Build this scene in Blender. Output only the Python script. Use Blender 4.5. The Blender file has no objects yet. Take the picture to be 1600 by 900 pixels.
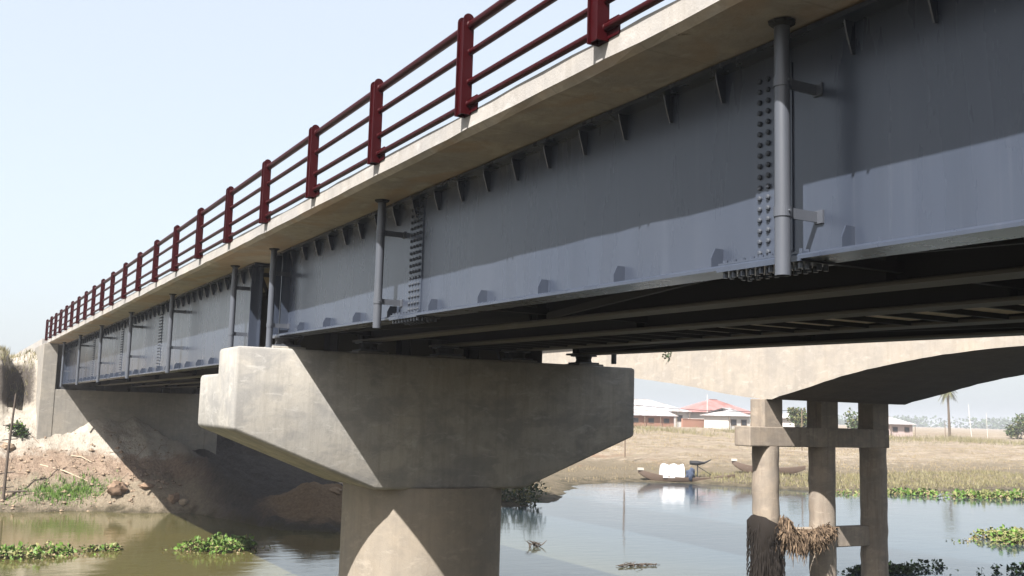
import bpy, bmesh, math, random
import numpy as np
from mathutils import Vector, Matrix
random.seed(7)
SC = bpy.context.scene
COL = SC.collection
# ------------------------------------------------------------------ camera
cam = bpy.data.cameras.new("camera"); cam.lens = 36.0; cam.sensor_width = 36.0
cam.clip_start = 0.05; cam.clip_end = 6000
camo = bpy.data.objects.new("camera", cam); COL.objects.link(camo)
rt = Vector((0.87348734, -0.48605362, 0.0277793))
dn = Vector((0.08352977, 0.09340919, -0.99211768))
fw = Vector((0.47962755, 0.86892267, 0.12219169))
m = Matrix.Identity(4)
for i in range(3):
    m[i][0] = rt[i]; m[i][1] = -dn[i]; m[i][2] = -fw[i]
camo.matrix_world = m
SC.camera = camo
# ------------------------------------------------------------------ light and sky
SUN = Vector((0.75, 0.47, -1.0)).normalized()          # direction the light travels
EL = math.asin(-SUN.z)
AZ = math.atan2(-SUN.x, -SUN.y)                        # from +Y towards +X, of the sun itself
w = bpy.data.worlds.new("World"); SC.world = w; w.use_nodes = True
nt = w.node_tree; bg = nt.nodes["Background"]
sky = nt.nodes.new("ShaderNodeTexSky"); sky.sky_type = 'NISHITA'; sky.sun_disc = False
sky.sun_elevation = EL; sky.sun_rotation = AZ; sky.air_density = 1.0; sky.dust_density = 4.0; sky.ozone_density = 1.0
pale = nt.nodes.new("ShaderNodeMix"); pale.data_type = 'RGBA'; pale.inputs[0].default_value = 0.72; pale.inputs[7].default_value = (2.8, 2.99, 3.16, 1)
nt.links.new(sky.outputs[0], pale.inputs[6]); nt.links.new(pale.outputs[2], bg.inputs[0]); bg.inputs[1].default_value = 0.108
sl = bpy.data.lights.new("sun", 'SUN'); sl.energy = 5.0; sl.angle = math.radians(0.5); sl.color = (1.0, 0.965, 0.92)
so = bpy.data.objects.new("sun", sl); COL.objects.link(so)
so.rotation_euler = SUN.to_track_quat('-Z', 'Y').to_euler(); so.location = (-20, -15, 40)
SC.view_settings.view_transform = 'Standard'; SC.view_settings.look = 'None'
SC.view_settings.exposure = 1.55; SC.view_settings.gamma = 1.0
SC.view_settings.use_curve_mapping = False
# ------------------------------------------------------------------ materials
def mat(name, base, rough=0.7, spec=0.5, metallic=0.0):
    mt = bpy.data.materials.new(name); mt.use_nodes = True
    b = mt.node_tree.nodes["Principled BSDF"]
    b.inputs["Base Color"].default_value = (*base, 1); b.inputs["Roughness"].default_value = rough
    b.inputs["Specular IOR Level"].default_value = spec; b.inputs["Metallic"].default_value = metallic
    return mt
class NT:
    """small node helper on a material"""
    def __init__(s, mt):
        s.t = mt.node_tree; s.b = s.t.nodes["Principled BSDF"]
        s.geo = s.t.nodes.new("ShaderNodeNewGeometry")
    def L(s, a, b): s.t.links.new(a, b)
    def mapped(s, scale=(1, 1, 1)):
        n = s.t.nodes.new("ShaderNodeMapping"); s.L(s.geo.outputs["Position"], n.inputs[0]); n.inputs["Scale"].default_value = scale
        return n.outputs[0]
    def noise(s, scale, vec=None, detail=5, rough=0.55, dist=0.0):
        n = s.t.nodes.new("ShaderNodeTexNoise"); n.inputs["Scale"].default_value = scale; n.inputs["Detail"].default_value = detail
        n.inputs["Roughness"].default_value = rough; n.inputs["Distortion"].default_value = dist
        s.L(vec if vec is not None else s.geo.outputs["Position"], n.inputs["Vector"]); return n.outputs["Fac"]
    def ramp(s, fac, stops):
        n = s.t.nodes.new("ShaderNodeValToRGB"); s.L(fac, n.inputs[0]); e = n.color_ramp.elements
        while len(e) < len(stops): e.new(0.5)
        for k, (p, c) in enumerate(stops):
            e[k].position = p; e[k].color = (*c, 1) if not isinstance(c, float) else (c, c, c, 1)
        return n.outputs[0]
    def mix(s, fac, a, b, mode='MIX'):
        n = s.t.nodes.new("ShaderNodeMix"); n.data_type = 'RGBA'; n.blend_type = mode
        for v, i in ((fac, 0), (a, 6), (b, 7)):
            if isinstance(v, (int, float)): n.inputs[i].default_value = v
            elif isinstance(v, tuple): n.inputs[i].default_value = (*v, 1)
            else: s.L(v, n.inputs[i])
        return n.outputs[2]
    def math(s, op, a, b=None, clamp=False):
        n = s.t.nodes.new("ShaderNodeMath"); n.operation = op; n.use_clamp = clamp
        for v, i in ((a, 0), (b, 1)):
            if v is None: continue
            if isinstance(v, (int, float)): n.inputs[i].default_value = v
            else: s.L(v, n.inputs[i])
        return n.outputs[0]
    def bump(s, h, strength=0.3, dist=0.02):
        n = s.t.nodes.new("ShaderNodeBump"); n.inputs["Strength"].default_value = strength; n.inputs["Distance"].default_value = dist
        s.L(h, n.inputs["Height"]); s.L(n.outputs[0], s.b.inputs["Normal"])
    def base(s, c): s.L(c, s.b.inputs["Base Color"])
    def rough(s, c): s.L(c, s.b.inputs["Roughness"])
    def sepz(s):
        n = s.t.nodes.new("ShaderNodeSeparateXYZ"); s.L(s.geo.outputs["Position"], n.inputs[0]); return n.outputs

def concrete(name, base, stain=(0.12, 0.11, 0.09), streak=0.5, warm=(1.04, 1.0, 0.94), amt=0.45, fine=1.0, board=None):
    mt = mat(name, base, 0.85, 0.3); n = NT(mt)
    big = n.noise(0.9, detail=6, rough=0.62); med = n.noise(4.5, detail=8, rough=0.7); f = n.noise(55, detail=3)
    st = n.noise(1.0, n.mapped((7.0, 7.0, 0.55)), detail=6, rough=0.7)
    c = n.mix(n.ramp(big, [(0.35, 0.0), (0.68, 1.0)]), tuple(x * 0.86 for x in base), tuple(x * y for x, y in zip(base, warm)))
    c = n.mix(n.math('MULTIPLY', n.ramp(st, [(0.47, 0.0), (0.72, 1.0)]), streak), c, stain)
    c = n.mix(n.math('MULTIPLY', n.ramp(med, [(0.5, 0.0), (0.75, 1.0)]), amt), c, tuple(x * 0.62 for x in base))
    c = n.mix(n.math('MULTIPLY', n.ramp(n.noise(16, detail=4, rough=0.8), [(0.6, 0.0), (0.78, 1.0)]), 0.35), c, tuple(min(1, x * 1.35) for x in base))
    n.base(c)
    bl = n.noise(1.7, n.mapped((1, 1, 1.6)), detail=7, rough=0.62, dist=0.4)
    c = n.mix(n.math('MULTIPLY', n.ramp(bl, [(0.46, 0.0), (0.60, 1.0)]), amt * 0.75), c, tuple(x * y for x, y in zip(base, (0.60, 0.61, 0.64))))
    c = n.mix(n.math('MULTIPLY', n.ramp(n.noise(2.6, n.mapped((1, 1, 2.5)), detail=8, rough=0.7, dist=0.6), [(0.55, 0.0), (0.64, 1.0)]), 0.4), c, tuple(min(1, x * 1.28) for x in base))
    po = n.t.nodes.new("ShaderNodeTexVoronoi"); po.inputs["Scale"].default_value = 26; n.L(n.geo.outputs["Position"], po.inputs["Vector"])
    pore = n.ramp(po.outputs["Distance"], [(0.07, 1.0), (0.13, 0.0)])
    c = n.mix(n.math('MULTIPLY', pore, 0.55), c, tuple(x * 0.35 for x in base)); n.base(c)
    h = n.math('ADD', n.math('MULTIPLY', med, 0.6), n.math('MULTIPLY', f, 0.25 * fine))
    h = n.math('ADD', h, n.math('MULTIPLY', st, 0.5))
    if board:
        sp = n.ramp(n.noise(6.5, detail=5, rough=0.7, dist=.5), [(0.66, 0.0), (0.72, 1.0)])
        c = n.mix(n.math('MULTIPLY', sp, 0.75), c, (0.07, 0.045, 0.03))
        c = n.mix(n.math('MULTIPLY', n.ramp(n.noise(1.1, n.mapped((1, .6, 1)), detail=4, rough=0.5, dist=.8), [(0.5, 0.0), (0.6, 1.0)]), 0.5), c, (0.34, 0.22, 0.13))
    if board:                                              # form-board joints across Y
        yy = n.math('MODULO', n.math('ADD', n.sepz()[1], 100.0), board)
        ln = n.math('LESS_THAN', yy, 0.018)
        c2 = n.mix(n.math('MULTIPLY', ln, 0.35), c, tuple(x * 0.5 for x in base)); n.base(c2)
        h = n.math('SUBTRACT', h, n.math('MULTIPLY', ln, 0.4))
    n.bump(h, 0.45, 0.02)
    return mt
M = {}
M['cap'] = concrete('cap_concrete', (0.315, 0.302, 0.278), stain=(0.12, 0.11, 0.095), streak=0.35, amt=0.9)
M['column'] = concrete('column_concrete', (0.24, 0.21, 0.172), stain=(0.13, 0.108, 0.085), streak=0.3, amt=0.4)
M['fascia'] = concrete('fascia_concrete', (0.30, 0.286, 0.272), stain=(0.19, 0.17, 0.145), streak=0.45, amt=0.3)
M['soffit'] = concrete('soffit_concrete', (0.39, 0.35, 0.30), stain=(0.11, 0.085, 0.06), streak=0.3, amt=0.6, warm=(1.05, .98, .88), board=1.12)
M['abut'] = concrete('abutment_concrete', (0.235, 0.22, 0.195), stain=(0.12, 0.11, 0.09), streak=0.4)
M['old'] = concrete('old_bridge_concrete', (0.33, 0.297, 0.258), stain=(0.2, 0.165, 0.13), streak=0.35)
M['oldunder'] = concrete('old_shaded_soffit', (0.095, 0.075, 0.058), stain=(0.05, 0.038, 0.03), streak=.5)  # dark brown concrete, shade of the underside put into the colour
M['oldcol'] = concrete('old_pier_concrete', (0.25, 0.212, 0.172), stain=(0.085, 0.06, 0.045), streak=0.6, amt=0.7)
M['panel'] = concrete('panel_concrete', (0.70, 0.62, 0.52))
def steel(name, base, rough, dirt=0.5, spec=0.5):
    mt = mat(name, base, rough, spec); n = NT(mt)
    st = n.noise(1.0, n.mapped((2.2, 2.2, 0.35)), detail=5, rough=0.6, dist=0.2)
    big = n.noise(0.55, detail=4); f = n.noise(30, detail=3, rough=0.7)
    c = n.mix(n.ramp(st, [(0.3, 0.0), (0.7, 1.0)]), tuple(x * 0.86 for x in base), tuple(x * 1.12 for x in base))
    c = n.mix(n.math('MULTIPLY', n.ramp(big, [(0.45, 0.0), (0.7, 1.0)]), dirt * 0.5), c, (base[0] * 1.25, base[1] * 1.12, base[2] * 0.95))
    sp = n.ramp(n.noise(9, detail=9, rough=0.75), [(0.63, 0.0), (0.7, 1.0)])
    c = n.mix(n.math('MULTIPLY', sp, 0.3 * dirt), c, tuple(x * 0.6 for x in base))
    run = n.noise(1.0, n.mapped((9.0, 9.0, 0.22)), detail=4, rough=0.65); low = n.noise(0.8, detail=3)
    c = n.mix(n.math('MULTIPLY', n.math('MULTIPLY', n.ramp(run, [(0.56, 0.0), (0.72, 1.0)]), n.ramp(low, [(0.4, 0.0), (0.6, 1.0)])), 0.42 * dirt), c, (base[0] * 2.1, base[1] * 1.9, base[2] * 1.6))
    ru = n.ramp(n.noise(3.2, n.mapped((1, 1, 0.4)), detail=9, rough=0.8), [(0.66, 0.0), (0.74, 1.0)])
    c = n.mix(n.math('MULTIPLY', ru, 0.5 * dirt), c, (0.075, 0.045, 0.030))
    n.base(c)
    n.rough(n.math('ADD', n.math('MULTIPLY', st, 0.14), rough - 0.07))
    n.bump(n.math('ADD', n.math('MULTIPLY', big, 2.0), n.math('MULTIPLY', f, 0.05)), 0.12, 0.05)
    return mt
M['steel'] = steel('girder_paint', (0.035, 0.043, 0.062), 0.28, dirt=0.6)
M['boltm'] = steel('bolt_paint', (0.040, 0.046, 0.058), 0.62, spec=.25)
M['pipe'] = steel('pipe_paint', (0.058, 0.064, 0.078), 0.38)
M['dark_steel'] = steel('inner_girder_shade_tint', (0.016, 0.016, 0.019), 0.6, spec=.2)  # inner girder steel darkened, shade under the deck put into the colour
M['edge'] = M['steel']
M['flange'] = steel('flange_bounce_tint', (0.098, 0.092, 0.085), 0.6, spec=.3)  # inner flanges paler and warmer, ground bounce light put into the colour
M['red'] = steel('maroon_paint', (0.024, 0.0008, 0.0018), 0.45, dirt=0.15, spec=.10)
M['zinc'] = mat('zinc_bolt', (0.62, 0.58, 0.5), 0.4, 0.6, 0.6)
M['rubber'] = mat('bearing_rubber', (0.03, 0.03, 0.032), 0.8)
M['black'] = mat('black_mastic', (0.012, 0.012, 0.014), 0.75)

# ------------------------------------------------------------------ mesh helpers
class MB:
    def __init__(s): s.v = []; s.f = []; s.m = []
    def add(s, vs, fs, mi=0):
        o = len(s.v); s.v += [tuple(p) for p in vs]
        for f in fs: s.f.append(tuple(i + o for i in f)); s.m.append(mi)
    def box(s, x0, x1, y0, y1, z0, z1, mi=0):
        s.add([(x0, y0, z0), (x1, y0, z0), (x1, y1, z0), (x0, y1, z0), (x0, y0, z1), (x1, y0, z1), (x1, y1, z1), (x0, y1, z1)],
              [(3, 2, 1, 0), (4, 5, 6, 7), (0, 1, 5, 4), (1, 2, 6, 5), (2, 3, 7, 6), (3, 0, 4, 7)], mi)
    def prism(s, pts, d, mi=0):
        """pts: closed polygon (3D), extruded along vector d"""
        n = len(pts); d = Vector(d)
        a = [Vector(p) for p in pts]; b = [p + d for p in a]
        s.add(a + b, [tuple(range(n))[::-1], tuple(range(n, 2 * n))] + [(i, (i + 1) % n, n + (i + 1) % n, n + i) for i in range(n)], mi)
    def tube(s, p0, p1, r, n=12, r1=None, cap=True, mi=0):
        s.path([p0, p1], [r, r if r1 is None else r1], n, cap, mi)
    def path(s, ps, rs, n=8, cap=True, mi=0):
        ps = [Vector(p) for p in ps]
        if not isinstance(rs, (list, tuple)): rs = [rs] * len(ps)
        vs = []; fs = []
        d0 = (ps[1] - ps[0]).normalized(); u = Vector((0, 0, 1)) if abs(d0.z) < 0.9 else Vector((1, 0, 0))
        for k, p in enumerate(ps):
            d = (ps[min(k + 1, len(ps) - 1)] - ps[max(k - 1, 0)]).normalized()
            a = d.cross(u).normalized(); b = d.cross(a).normalized()
            for i in range(n):
                t = 2 * math.pi * i / n; vs.append(p + (a * math.cos(t) + b * math.sin(t)) * rs[k])
        for k in range(len(ps) - 1):
            for i in range(n):
                j = (i + 1) % n; fs.append((k * n + i, (k + 1) * n + i, (k + 1) * n + j, k * n + j))
        if cap:
            fs.append(tuple(range(n))); fs.append(tuple(range((len(ps) - 1) * n, len(ps) * n))[::-1])
        s.add(vs, fs, mi)
    def quad(s, c, a, b, mi=0):
        c, a, b = Vector(c), Vector(a), Vector(b)
        s.add([c - a - b, c + a - b, c + a + b, c - a + b], [(0, 1, 2, 3)], mi)
ORG = {}
def setp(o, label=None, cat=None, group=None, kind=None):
    if label: o['label'] = label
    if cat: o['category'] = cat
    if group: o['group'] = group
    if kind: o['kind'] = kind
    return o
def empty(name, loc, label, cat, group=None):
    o = bpy.data.objects.new(name, None); COL.objects.link(o); o.location = loc; o.empty_display_size = 0.3
    ORG[o.name] = Vector(loc); return setp(o, label, cat, group)
def obj(name, mb, mt, parent=None, smooth=None, bevel=0, fixn=True, local=False, sub=0):
    """one mesh object; mb is in world coordinates (or in the parent's when local)"""
    me = bpy.data.meshes.new(name)
    V = mb.v
    if parent is not None: off = Vector((0, 0, 0)) if local else ORG[parent.name]; org = Vector((0, 0, 0))
    else:
        xs = np.array(V); off = Vector((float((xs[:, 0].min() + xs[:, 0].max()) / 2), float((xs[:, 1].min() + xs[:, 1].max()) / 2), float(xs[:, 2].min())))
        org = off
    me.from_pydata([(p[0] - off.x, p[1] - off.y, p[2] - off.z) for p in V], [], mb.f)
    mts = mt if isinstance(mt, list) else [mt]
    for q in mts: me.materials.append(q)
    if len(mts) > 1: me.polygons.foreach_set('material_index', mb.m)
    if fixn or bevel:
        b = bmesh.new(); b.from_mesh(me)
        if bevel:
            bmesh.ops.remove_doubles(b, verts=b.verts, dist=1e-5)
        if fixn: bmesh.ops.recalc_face_normals(b, faces=b.faces)
        if bevel: 
            es = [e for e in b.edges if len(e.link_faces) == 2 and e.calc_face_angle(0) > 0.35]
            bmesh.ops.bevel(b, geom=es, offset=bevel, segments=2, affect='EDGES', profile=0.5, clamp_overlap=True)
        b.to_mesh(me); b.free()
    if smooth is not None:
        me.shade_smooth()
        try: me.set_sharp_from_angle(angle=math.radians(smooth))
        except Exception: pass
    me.update()
    o = bpy.data.objects.new(name, me); COL.objects.link(o)
    if parent is not None: o.parent = parent
    o.location = org
    ORG[o.name] = (ORG[parent.name] if parent is not None else org) + (org if parent is None else Vector((0, 0, 0))) if parent is not None else org
    return o
def inst(o, parent, loc, rotz=0):
    """copy of a part (shares its mesh) at loc in the parent's frame"""
    c = o.copy(); COL.objects.link(c); c.parent = parent; c.location = loc
    if rotz: c.rotation_euler = (0, 0, rotz)
    return c
def copy_tree(o, parent=None, loc=None):
    c = o.copy(); COL.objects.link(c)
    if parent is not None: c.parent = parent
    if loc is not None: c.location = loc
    for ch in list(o.children): copy_tree(ch, c)
    return c

# ------------------------------------------------------------------ noise for terrain
rng = np.random.default_rng(3)
TAB = rng.random((256, 256))
def vnoise(x, y):
    xi = np.floor(x).astype(int); yi = np.floor(y).astype(int); fx = x - xi; fy = y - yi
    fx = fx * fx * (3 - 2 * fx); fy = fy * fy * (3 - 2 * fy)
    a = TAB[xi % 256, yi % 256]; b = TAB[(xi + 1) % 256, yi % 256]; c = TAB[xi % 256, (yi + 1) % 256]; d = TAB[(xi + 1) % 256, (yi + 1) % 256]
    return (a * (1 - fx) + b * fx) * (1 - fy) + (c * (1 - fx) + d * fx) * fy
def fbm(x, y, o=5):
    s = 0; a = 0.5
    for k in range(o): s = s + a * (vnoise(x * 2 ** k + 17 * k, y * 2 ** k + 5 * k) - 0.5); a *= 0.5
    return s
WZ = -4.1
def sstep(a, b, x):
    t = np.clip((x - a) / (b - a), 0, 1); return t * t * (3 - 2 * t)
SHX = [-2000, -60, 0, 2.3, 5.5, 8.7, 9.6, 10.4, 12, 14, 17, 21.7, 25.7, 31.6, 35, 39, 43, 45, 47, 51, 54, 60, 80, 2000]
SHY = [60, 45, 42.9, 42.7, 42.0, 41.3, 38.0, 34.5, 33.5, 35.0, 37.0, 39.3, 42.2, 49.2, 52.0, 53.4, 51.8, 48.2, 45.6, 43.9, 43.6, 43.8, 46, 60]
def shore(X): return np.interp(X, SHX, SHY)
def ground(X, Y):
    X = np.asarray(X, float); Y = np.asarray(Y, float)
    s = Y - shore(X) + 0.5 * fbm(X * 0.7, Y * 0.7, 3)
    left = np.interp(s, [-8, -1, 0, 0.5, 1.5, 3.0, 4.6, 5.2, 6.0, 40], [-5.1, -4.4, -4.1, -3.85, -3.35, -2.35, -1.15, -0.7, -0.45, -0.3])
    cliff = np.interp(Y + 1.7 * fbm(X * 1.1 + 4, Y * .9, 5) - 2.2 * np.exp(-((X - 2.95) / .5) ** 4) - .6 * np.exp(-((X - 1.2) / .25) ** 2), [47.6, 48.2, 48.9, 49.5, 50.3, 52], [0, 0.35, 1.1, 2.1, 2.5, 2.6])
    left = left + cliff * (1 - sstep(12.5, 16, X)) * (1 - sstep(60, 90, Y))
    # embankment is hidden behind the abutment
    under = np.interp(s, [-8, -1, 0, 1.0, 4, 8, 14, 60], [-5.1, -4.4, -4.1, -3.9, -3.5, -2.9, -2.0, -1.3])
    far = np.interp(s, [-8, -1, 0, 2, 8, 16, 24, 36, 50, 65, 3000], [-5.1, -4.3, -4.1, -3.95, -3.6, -3.2, -2.75, -2.2, -1.65, -1.2, -1.2])
    wu = sstep(7.5, 11.5, X); wf = sstep(16, 26, X)
    under = under + cliff * (1 - sstep(12.5, 16, X)) * (1 - sstep(60, 90, Y))
    z = left * (1 - wu) + under * wu
    z = z * (1 - wf) + far * wf
    rough = np.where(s > 0, 1.0, 0.15) * (1 - sstep(120, 300, Y))
    z = z + rough * (0.45 * fbm(X * 0.45, Y * 0.45, 6) + (0.30 * fbm(X * 1.9, Y * 1.9, 4) + 0.16 * (np.abs(fbm(X * 3.1, Y * 3.1, 3)) * 2 - .3)) * (1 - sstep(14, 26, X)))
    # small reddish mound at the water's edge and the mud hump under the deck
    z = z + 0.75 * np.exp(-(((X - 8.0) / 1.3) ** 2 + ((Y - 42.3) / 0.9) ** 2)) + 0.5 * np.exp(-(((X - 6.3) / 0.5) ** 2 + ((Y - 42.7) / 0.4) ** 2))
    z = z + 1.0 * np.exp(-(((X - 12.8) / 1.7) ** 2 + ((Y - 36.8) / 1.5) ** 2))
    gul = np.abs(fbm(X * 1.3 + .35 * Y, Y * .25, 4)); z = z - np.where(s > .6, 1, 0) * sstep(.6, 2, s) * (1 - sstep(9, 13, X)) * (1 - sstep(46.6, 47.5, Y)) * np.clip(.16 - gul, 0, 1) * 1.6
    # near bank, out of view; raised behind the camera to block low sky light
    near = np.interp(13.0 - Y + 1.2 * fbm(X * 0.3, Y * .3, 3), [-6, 0, 3, 9, 14, 20, 27, 60], [-5.1, -4.1, -3.2, -2.1, -1.8, -0.3, 2.35, 2.6]) + 0.2 * fbm(X * .8, Y * .8, 4)
    z = np.where(Y < 22, np.where(Y < 19, near, np.minimum(z, -5.0)), z)
    return z
def lines(segs):
    out = []
    for a, b, st in segs:
        n = max(1, int(round((b - a) / st))); out += list(np.linspace(a, b, n, endpoint=False))
    out.append(segs[-1][1]); return np.array(out)
gx = lines([(-1400, -300, 180), (-300, -40, 26), (-40, -4, 3), (-4, 16, 0.16), (16, 34, 0.4), (34, 75, 0.6), (75, 130, 1.5), (130, 400, 15), (400, 1400, 120)])
gy = lines([(-1400, -200, 200), (-200, -10, 19), (-10, 20, 1.2), (20, 33, 1.6), (33, 52, 0.16), (52, 80, 0.6), (80, 130, 1.6), (130, 400, 15), (400, 1400, 100)])
GX, GY = np.meshgrid(gx, gy, indexing='ij'); GZ = ground(GX, GY)
nx, ny = GX.shape
vv = np.stack([GX, GY, GZ], -1).reshape(-1, 3)
ii = (np.arange(nx - 1)[:, None] * ny + np.arange(ny - 1)[None, :]).ravel()
ff = np.stack([ii, ii + ny, ii + ny + 1, ii + 1], -1)
me = bpy.data.meshes.new('riverbank_ground'); me.from_pydata(vv.tolist(), [], ff.tolist()); me.shade_smooth()
gm = mat('bank_soil', (0.224, 0.185, 0.134), 0.95, 0.15); n = NT(gm)
big = n.noise(0.22, detail=6, rough=0.6); med = n.noise(1.3, detail=8, rough=0.68); fine = n.noise(9, detail=8, rough=0.75)
sep = n.sepz(); px, py, pz = sep[0], sep[1], sep[2]
def smoothmask(n, v, a, b):
    q = n.t.nodes.new("ShaderNodeMapRange"); q.interpolation_type = 'SMOOTHSTEP'; q.inputs[1].default_value = a; q.inputs[2].default_value = b
    n.L(v, q.inputs[0]); return q.outputs[0]
zn = n.math('ADD', pz, n.math('MULTIPLY', n.math('SUBTRACT', med, 0.5), 1.5))
sand = n.mix(n.ramp(med, [(0.35, 0.0), (0.65, 1.0)]), (0.31, 0.272, 0.222), (0.44, 0.40, 0.34))
red = n.mix(n.ramp(fine, [(0.35, 0.0), (0.7, 1.0)]), (0.17, 0.118, 0.085), (0.33, 0.255, 0.19))
mud = n.mix(n.ramp(fine, [(0.3, 0.0), (0.7, 1.0)]), (0.155, 0.125, 0.088), (0.27, 0.225, 0.165))
leftc = n.mix(smoothmask(n, zn, -2.3, -1.9), red, sand)
leftc = n.mix(smoothmask(n, zn, -3.15, -2.75), mud, leftc)
topc = n.mix(n.ramp(fine, [(0.4, 0.0), (0.6, 1.0)]), (0.073, 0.073, 0.028), (0.168, 0.146, 0.078))
leftc = n.mix(smoothmask(n, zn, 2.05, 2.5), leftc, topc)
dry = n.mix(n.ramp(med, [(0.35, 0.0), (0.62, 1.0)]), (0.185, 0.148, 0.108), (0.30, 0.25, 0.19))
dry = n.mix(n.math('MULTIPLY', n.ramp(n.noise(0.5, detail=7, rough=0.7), [(0.5, 0.0), (0.62, 1.0)]), 0.6), dry, (0.13, 0.11, 0.06))
redp = n.math('MULTIPLY', n.ramp(n.noise(0.16, detail=5), [(0.5, 0.0), (0.6, 1.0)]), smoothmask(n, n.math('MULTIPLY', px, -1.0), -52, -40))
dry = n.mix(redp, dry, (0.177, 0.087, 0.045))
dry = n.mix(n.math('MULTIPLY', n.ramp(n.noise(1.0, n.mapped((.09, .35, 1)), detail=8, rough=0.7, dist=.6), [(0.46, 0.0), (0.58, 1.0)]), .5), dry, (0.16, 0.118, 0.08))
dry = n.mix(n.math('MULTIPLY', n.ramp(n.noise(1.0, n.mapped((.5, 1.6, 1)), detail=6, rough=0.8), [(0.55, 0.0), (0.66, 1.0)]), .6), dry, (0.33, 0.29, 0.235))
dry = n.mix(smoothmask(n, zn, -3.5, -2.9), (0.137, 0.112, 0.076), dry)
leftc = n.mix(smoothmask(n, n.math('ADD', px, n.math('MULTIPLY', med, 1.2)), 9.3, 10.6), leftc, n.mix(n.ramp(fine, [(0.3, 0.0), (0.7, 1.0)]), (0.036, 0.033, 0.032), (0.079, 0.070, 0.064)))  # dark wet mud under the deck, its shade deepened in the colour
mdx = n.math('POWER', n.math('MULTIPLY', n.math('SUBTRACT', px, 12.6), .42), 2.0); mdy = n.math('POWER', n.math('MULTIPLY', n.math('SUBTRACT', py, 36.6), .4), 2.0)
mound = smoothmask(n, n.math('SUBTRACT', n.math('MULTIPLY', med, .8), n.math('ADD', mdx, mdy)), -.75, -.1)
leftc = n.mix(mound, leftc, n.mix(n.ramp(fine, [(0.3, 0.0), (0.7, 1.0)]), (0.10, 0.07, 0.045), (0.24, 0.17, 0.11)))  # hump painted paler, sunlight put into the mud colour
cav_shade = n.math('MULTIPLY', smoothmask(n, n.math('ADD', px, n.math('MULTIPLY', med, 1.4)), 2.3, 2.7), smoothmask(n, n.math('MULTIPLY', n.math('ADD', px, n.math('MULTIPLY', fine, .4)), -1.0), -3.9, -3.6))
cav_shade = n.math('MULTIPLY', cav_shade, n.math('MULTIPLY', smoothmask(n, zn, -0.35, 0.0), smoothmask(n, n.math('MULTIPLY', zn, -1.0), -1.9, -1.3)))
cav_shade = n.math('MULTIPLY', cav_shade, smoothmask(n, py, 47.3, 47.9))
leftc = n.mix(n.math('MULTIPLY', cav_shade, .9), leftc, (0.045, 0.036, 0.03))  # shade of the cliff recess, painted as dark soil
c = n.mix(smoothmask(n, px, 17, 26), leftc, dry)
c = n.mix(smoothmask(n, n.math('MULTIPLY', py, -1.0), -22, -18), c, (0.075, 0.068, 0.045))  # unseen near bank darkened to cut light bounced under the deck
wet = smoothmask(n, zn, -4.25, -3.75)
c = n.mix(wet, (0.050, 0.042, 0.025), c)
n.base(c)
crk = n.noise(3.5, n.mapped((1.6, .7, 1)), detail=9, rough=0.75, dist=1.2)
c = n.mix(n.math('MULTIPLY', n.ramp(crk, [(0.36, 1.0), (0.46, 0.0)]), .28), c, (0.07, 0.052, 0.038)); n.base(c)
n.bump(n.math('ADD', n.math('MULTIPLY', med, 1.0), n.math('ADD', n.math('MULTIPLY', fine, 0.6), n.math('MULTIPLY', crk, .9))), 0.9, 0.2)
me.materials.append(gm)
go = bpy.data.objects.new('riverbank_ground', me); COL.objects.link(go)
setp(go, 'sandy and muddy riverbank ground with dry grass slopes on the far side', 'ground', kind='structure')
# water
wm = mat('river_water', (0.075, 0.066, 0.018), 0.045, 0.5); n = NT(wm); n.b.inputs["IOR"].default_value = 1.33
cw = n.mix(n.ramp(n.noise(0.07, detail=4), [(0.35, 0.0), (0.65, 1.0)]), (0.080, 0.068, 0.022), (0.055, 0.053, 0.022))
cw = n.mix(smoothmask(n, n.sepz()[0], 10, 24), cw, (0.02, 0.032, 0.042)); n.base(cw)  # bluer towards the right, sky reflection put into the base colour
wv = n.noise(1.0, n.mapped((1.0, 2.4, 1.0)), detail=5, rough=0.55, dist=0.3); wv2 = n.noise(0.22, detail=2)
n.bump(n.math('ADD', wv, n.math('MULTIPLY', wv2, 2.2)), 0.06, 0.12)
mb = MB(); mb.add([(-1300, 6, WZ), (1300, 6, WZ), (1300, 64, WZ), (-1300, 64, WZ)], [(0, 1, 2, 3)])
setp(obj('river_water', mb, wm), 'calm greenish brown river water reflecting the sky and bridges', 'water', kind='structure')

# ------------------------------------------------------------------ the steel bridge
K = 0.984
WX = [4.65 * K + 1.37 * i for i in range(5)]              # the five girder webs
ZS = 2.41                                                  # deck soffit
XF, XF2 = 3.82, 10.84                                      # outer faces of the deck
YE = 47.7
bridge = empty('steel_girder_bridge', (7.33, 16, 0.5), 'new road bridge with dark grey plate girders and a pale concrete deck edge', 'bridge')
mb = MB()
prof = [(XF, 2.60), (XF, 2.449), (XF + 0.06, ZS), (XF2 - 0.06, ZS), (XF2, 2.449), (XF2, 2.60), (XF2 - 0.35, 2.60), (XF2 - 0.35, 2.72), (XF + 0.35, 2.72), (XF + 0.35, 2.60)]
ys = lines([(-12, 4, 1.2), (4, YE, 0.42)])
rr = random.Random(5)
rows = []
for y in ys:
    j = lambda a: (rr.random() - 0.5) * a
    rows.append([(x + (j(0.007) if abs(x - XF) < 0.09 else 0), y, z + (j(0.016) if abs(x - XF) < 0.09 else 0)) for x, z in prof])
N = len(prof)
fs = [tuple(range(N)), tuple(range((len(rows) - 1) * N, len(rows) * N))[::-1]]; ms = [0, 0]
for k in range(len(rows) - 1):
    for i in range(N):
        j2 = (i + 1) % N; fs.append((k * N + i, (k + 1) * N + i, (k + 1) * N + j2, k * N + j2)); ms.append(1 if i in (1, 2, 3) else 0)
mb.v = [p for r in rows for p in r]; mb.f = fs; mb.m = ms
obj('deck', mb, [M['fascia'], M['soffit']], bridge)
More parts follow.
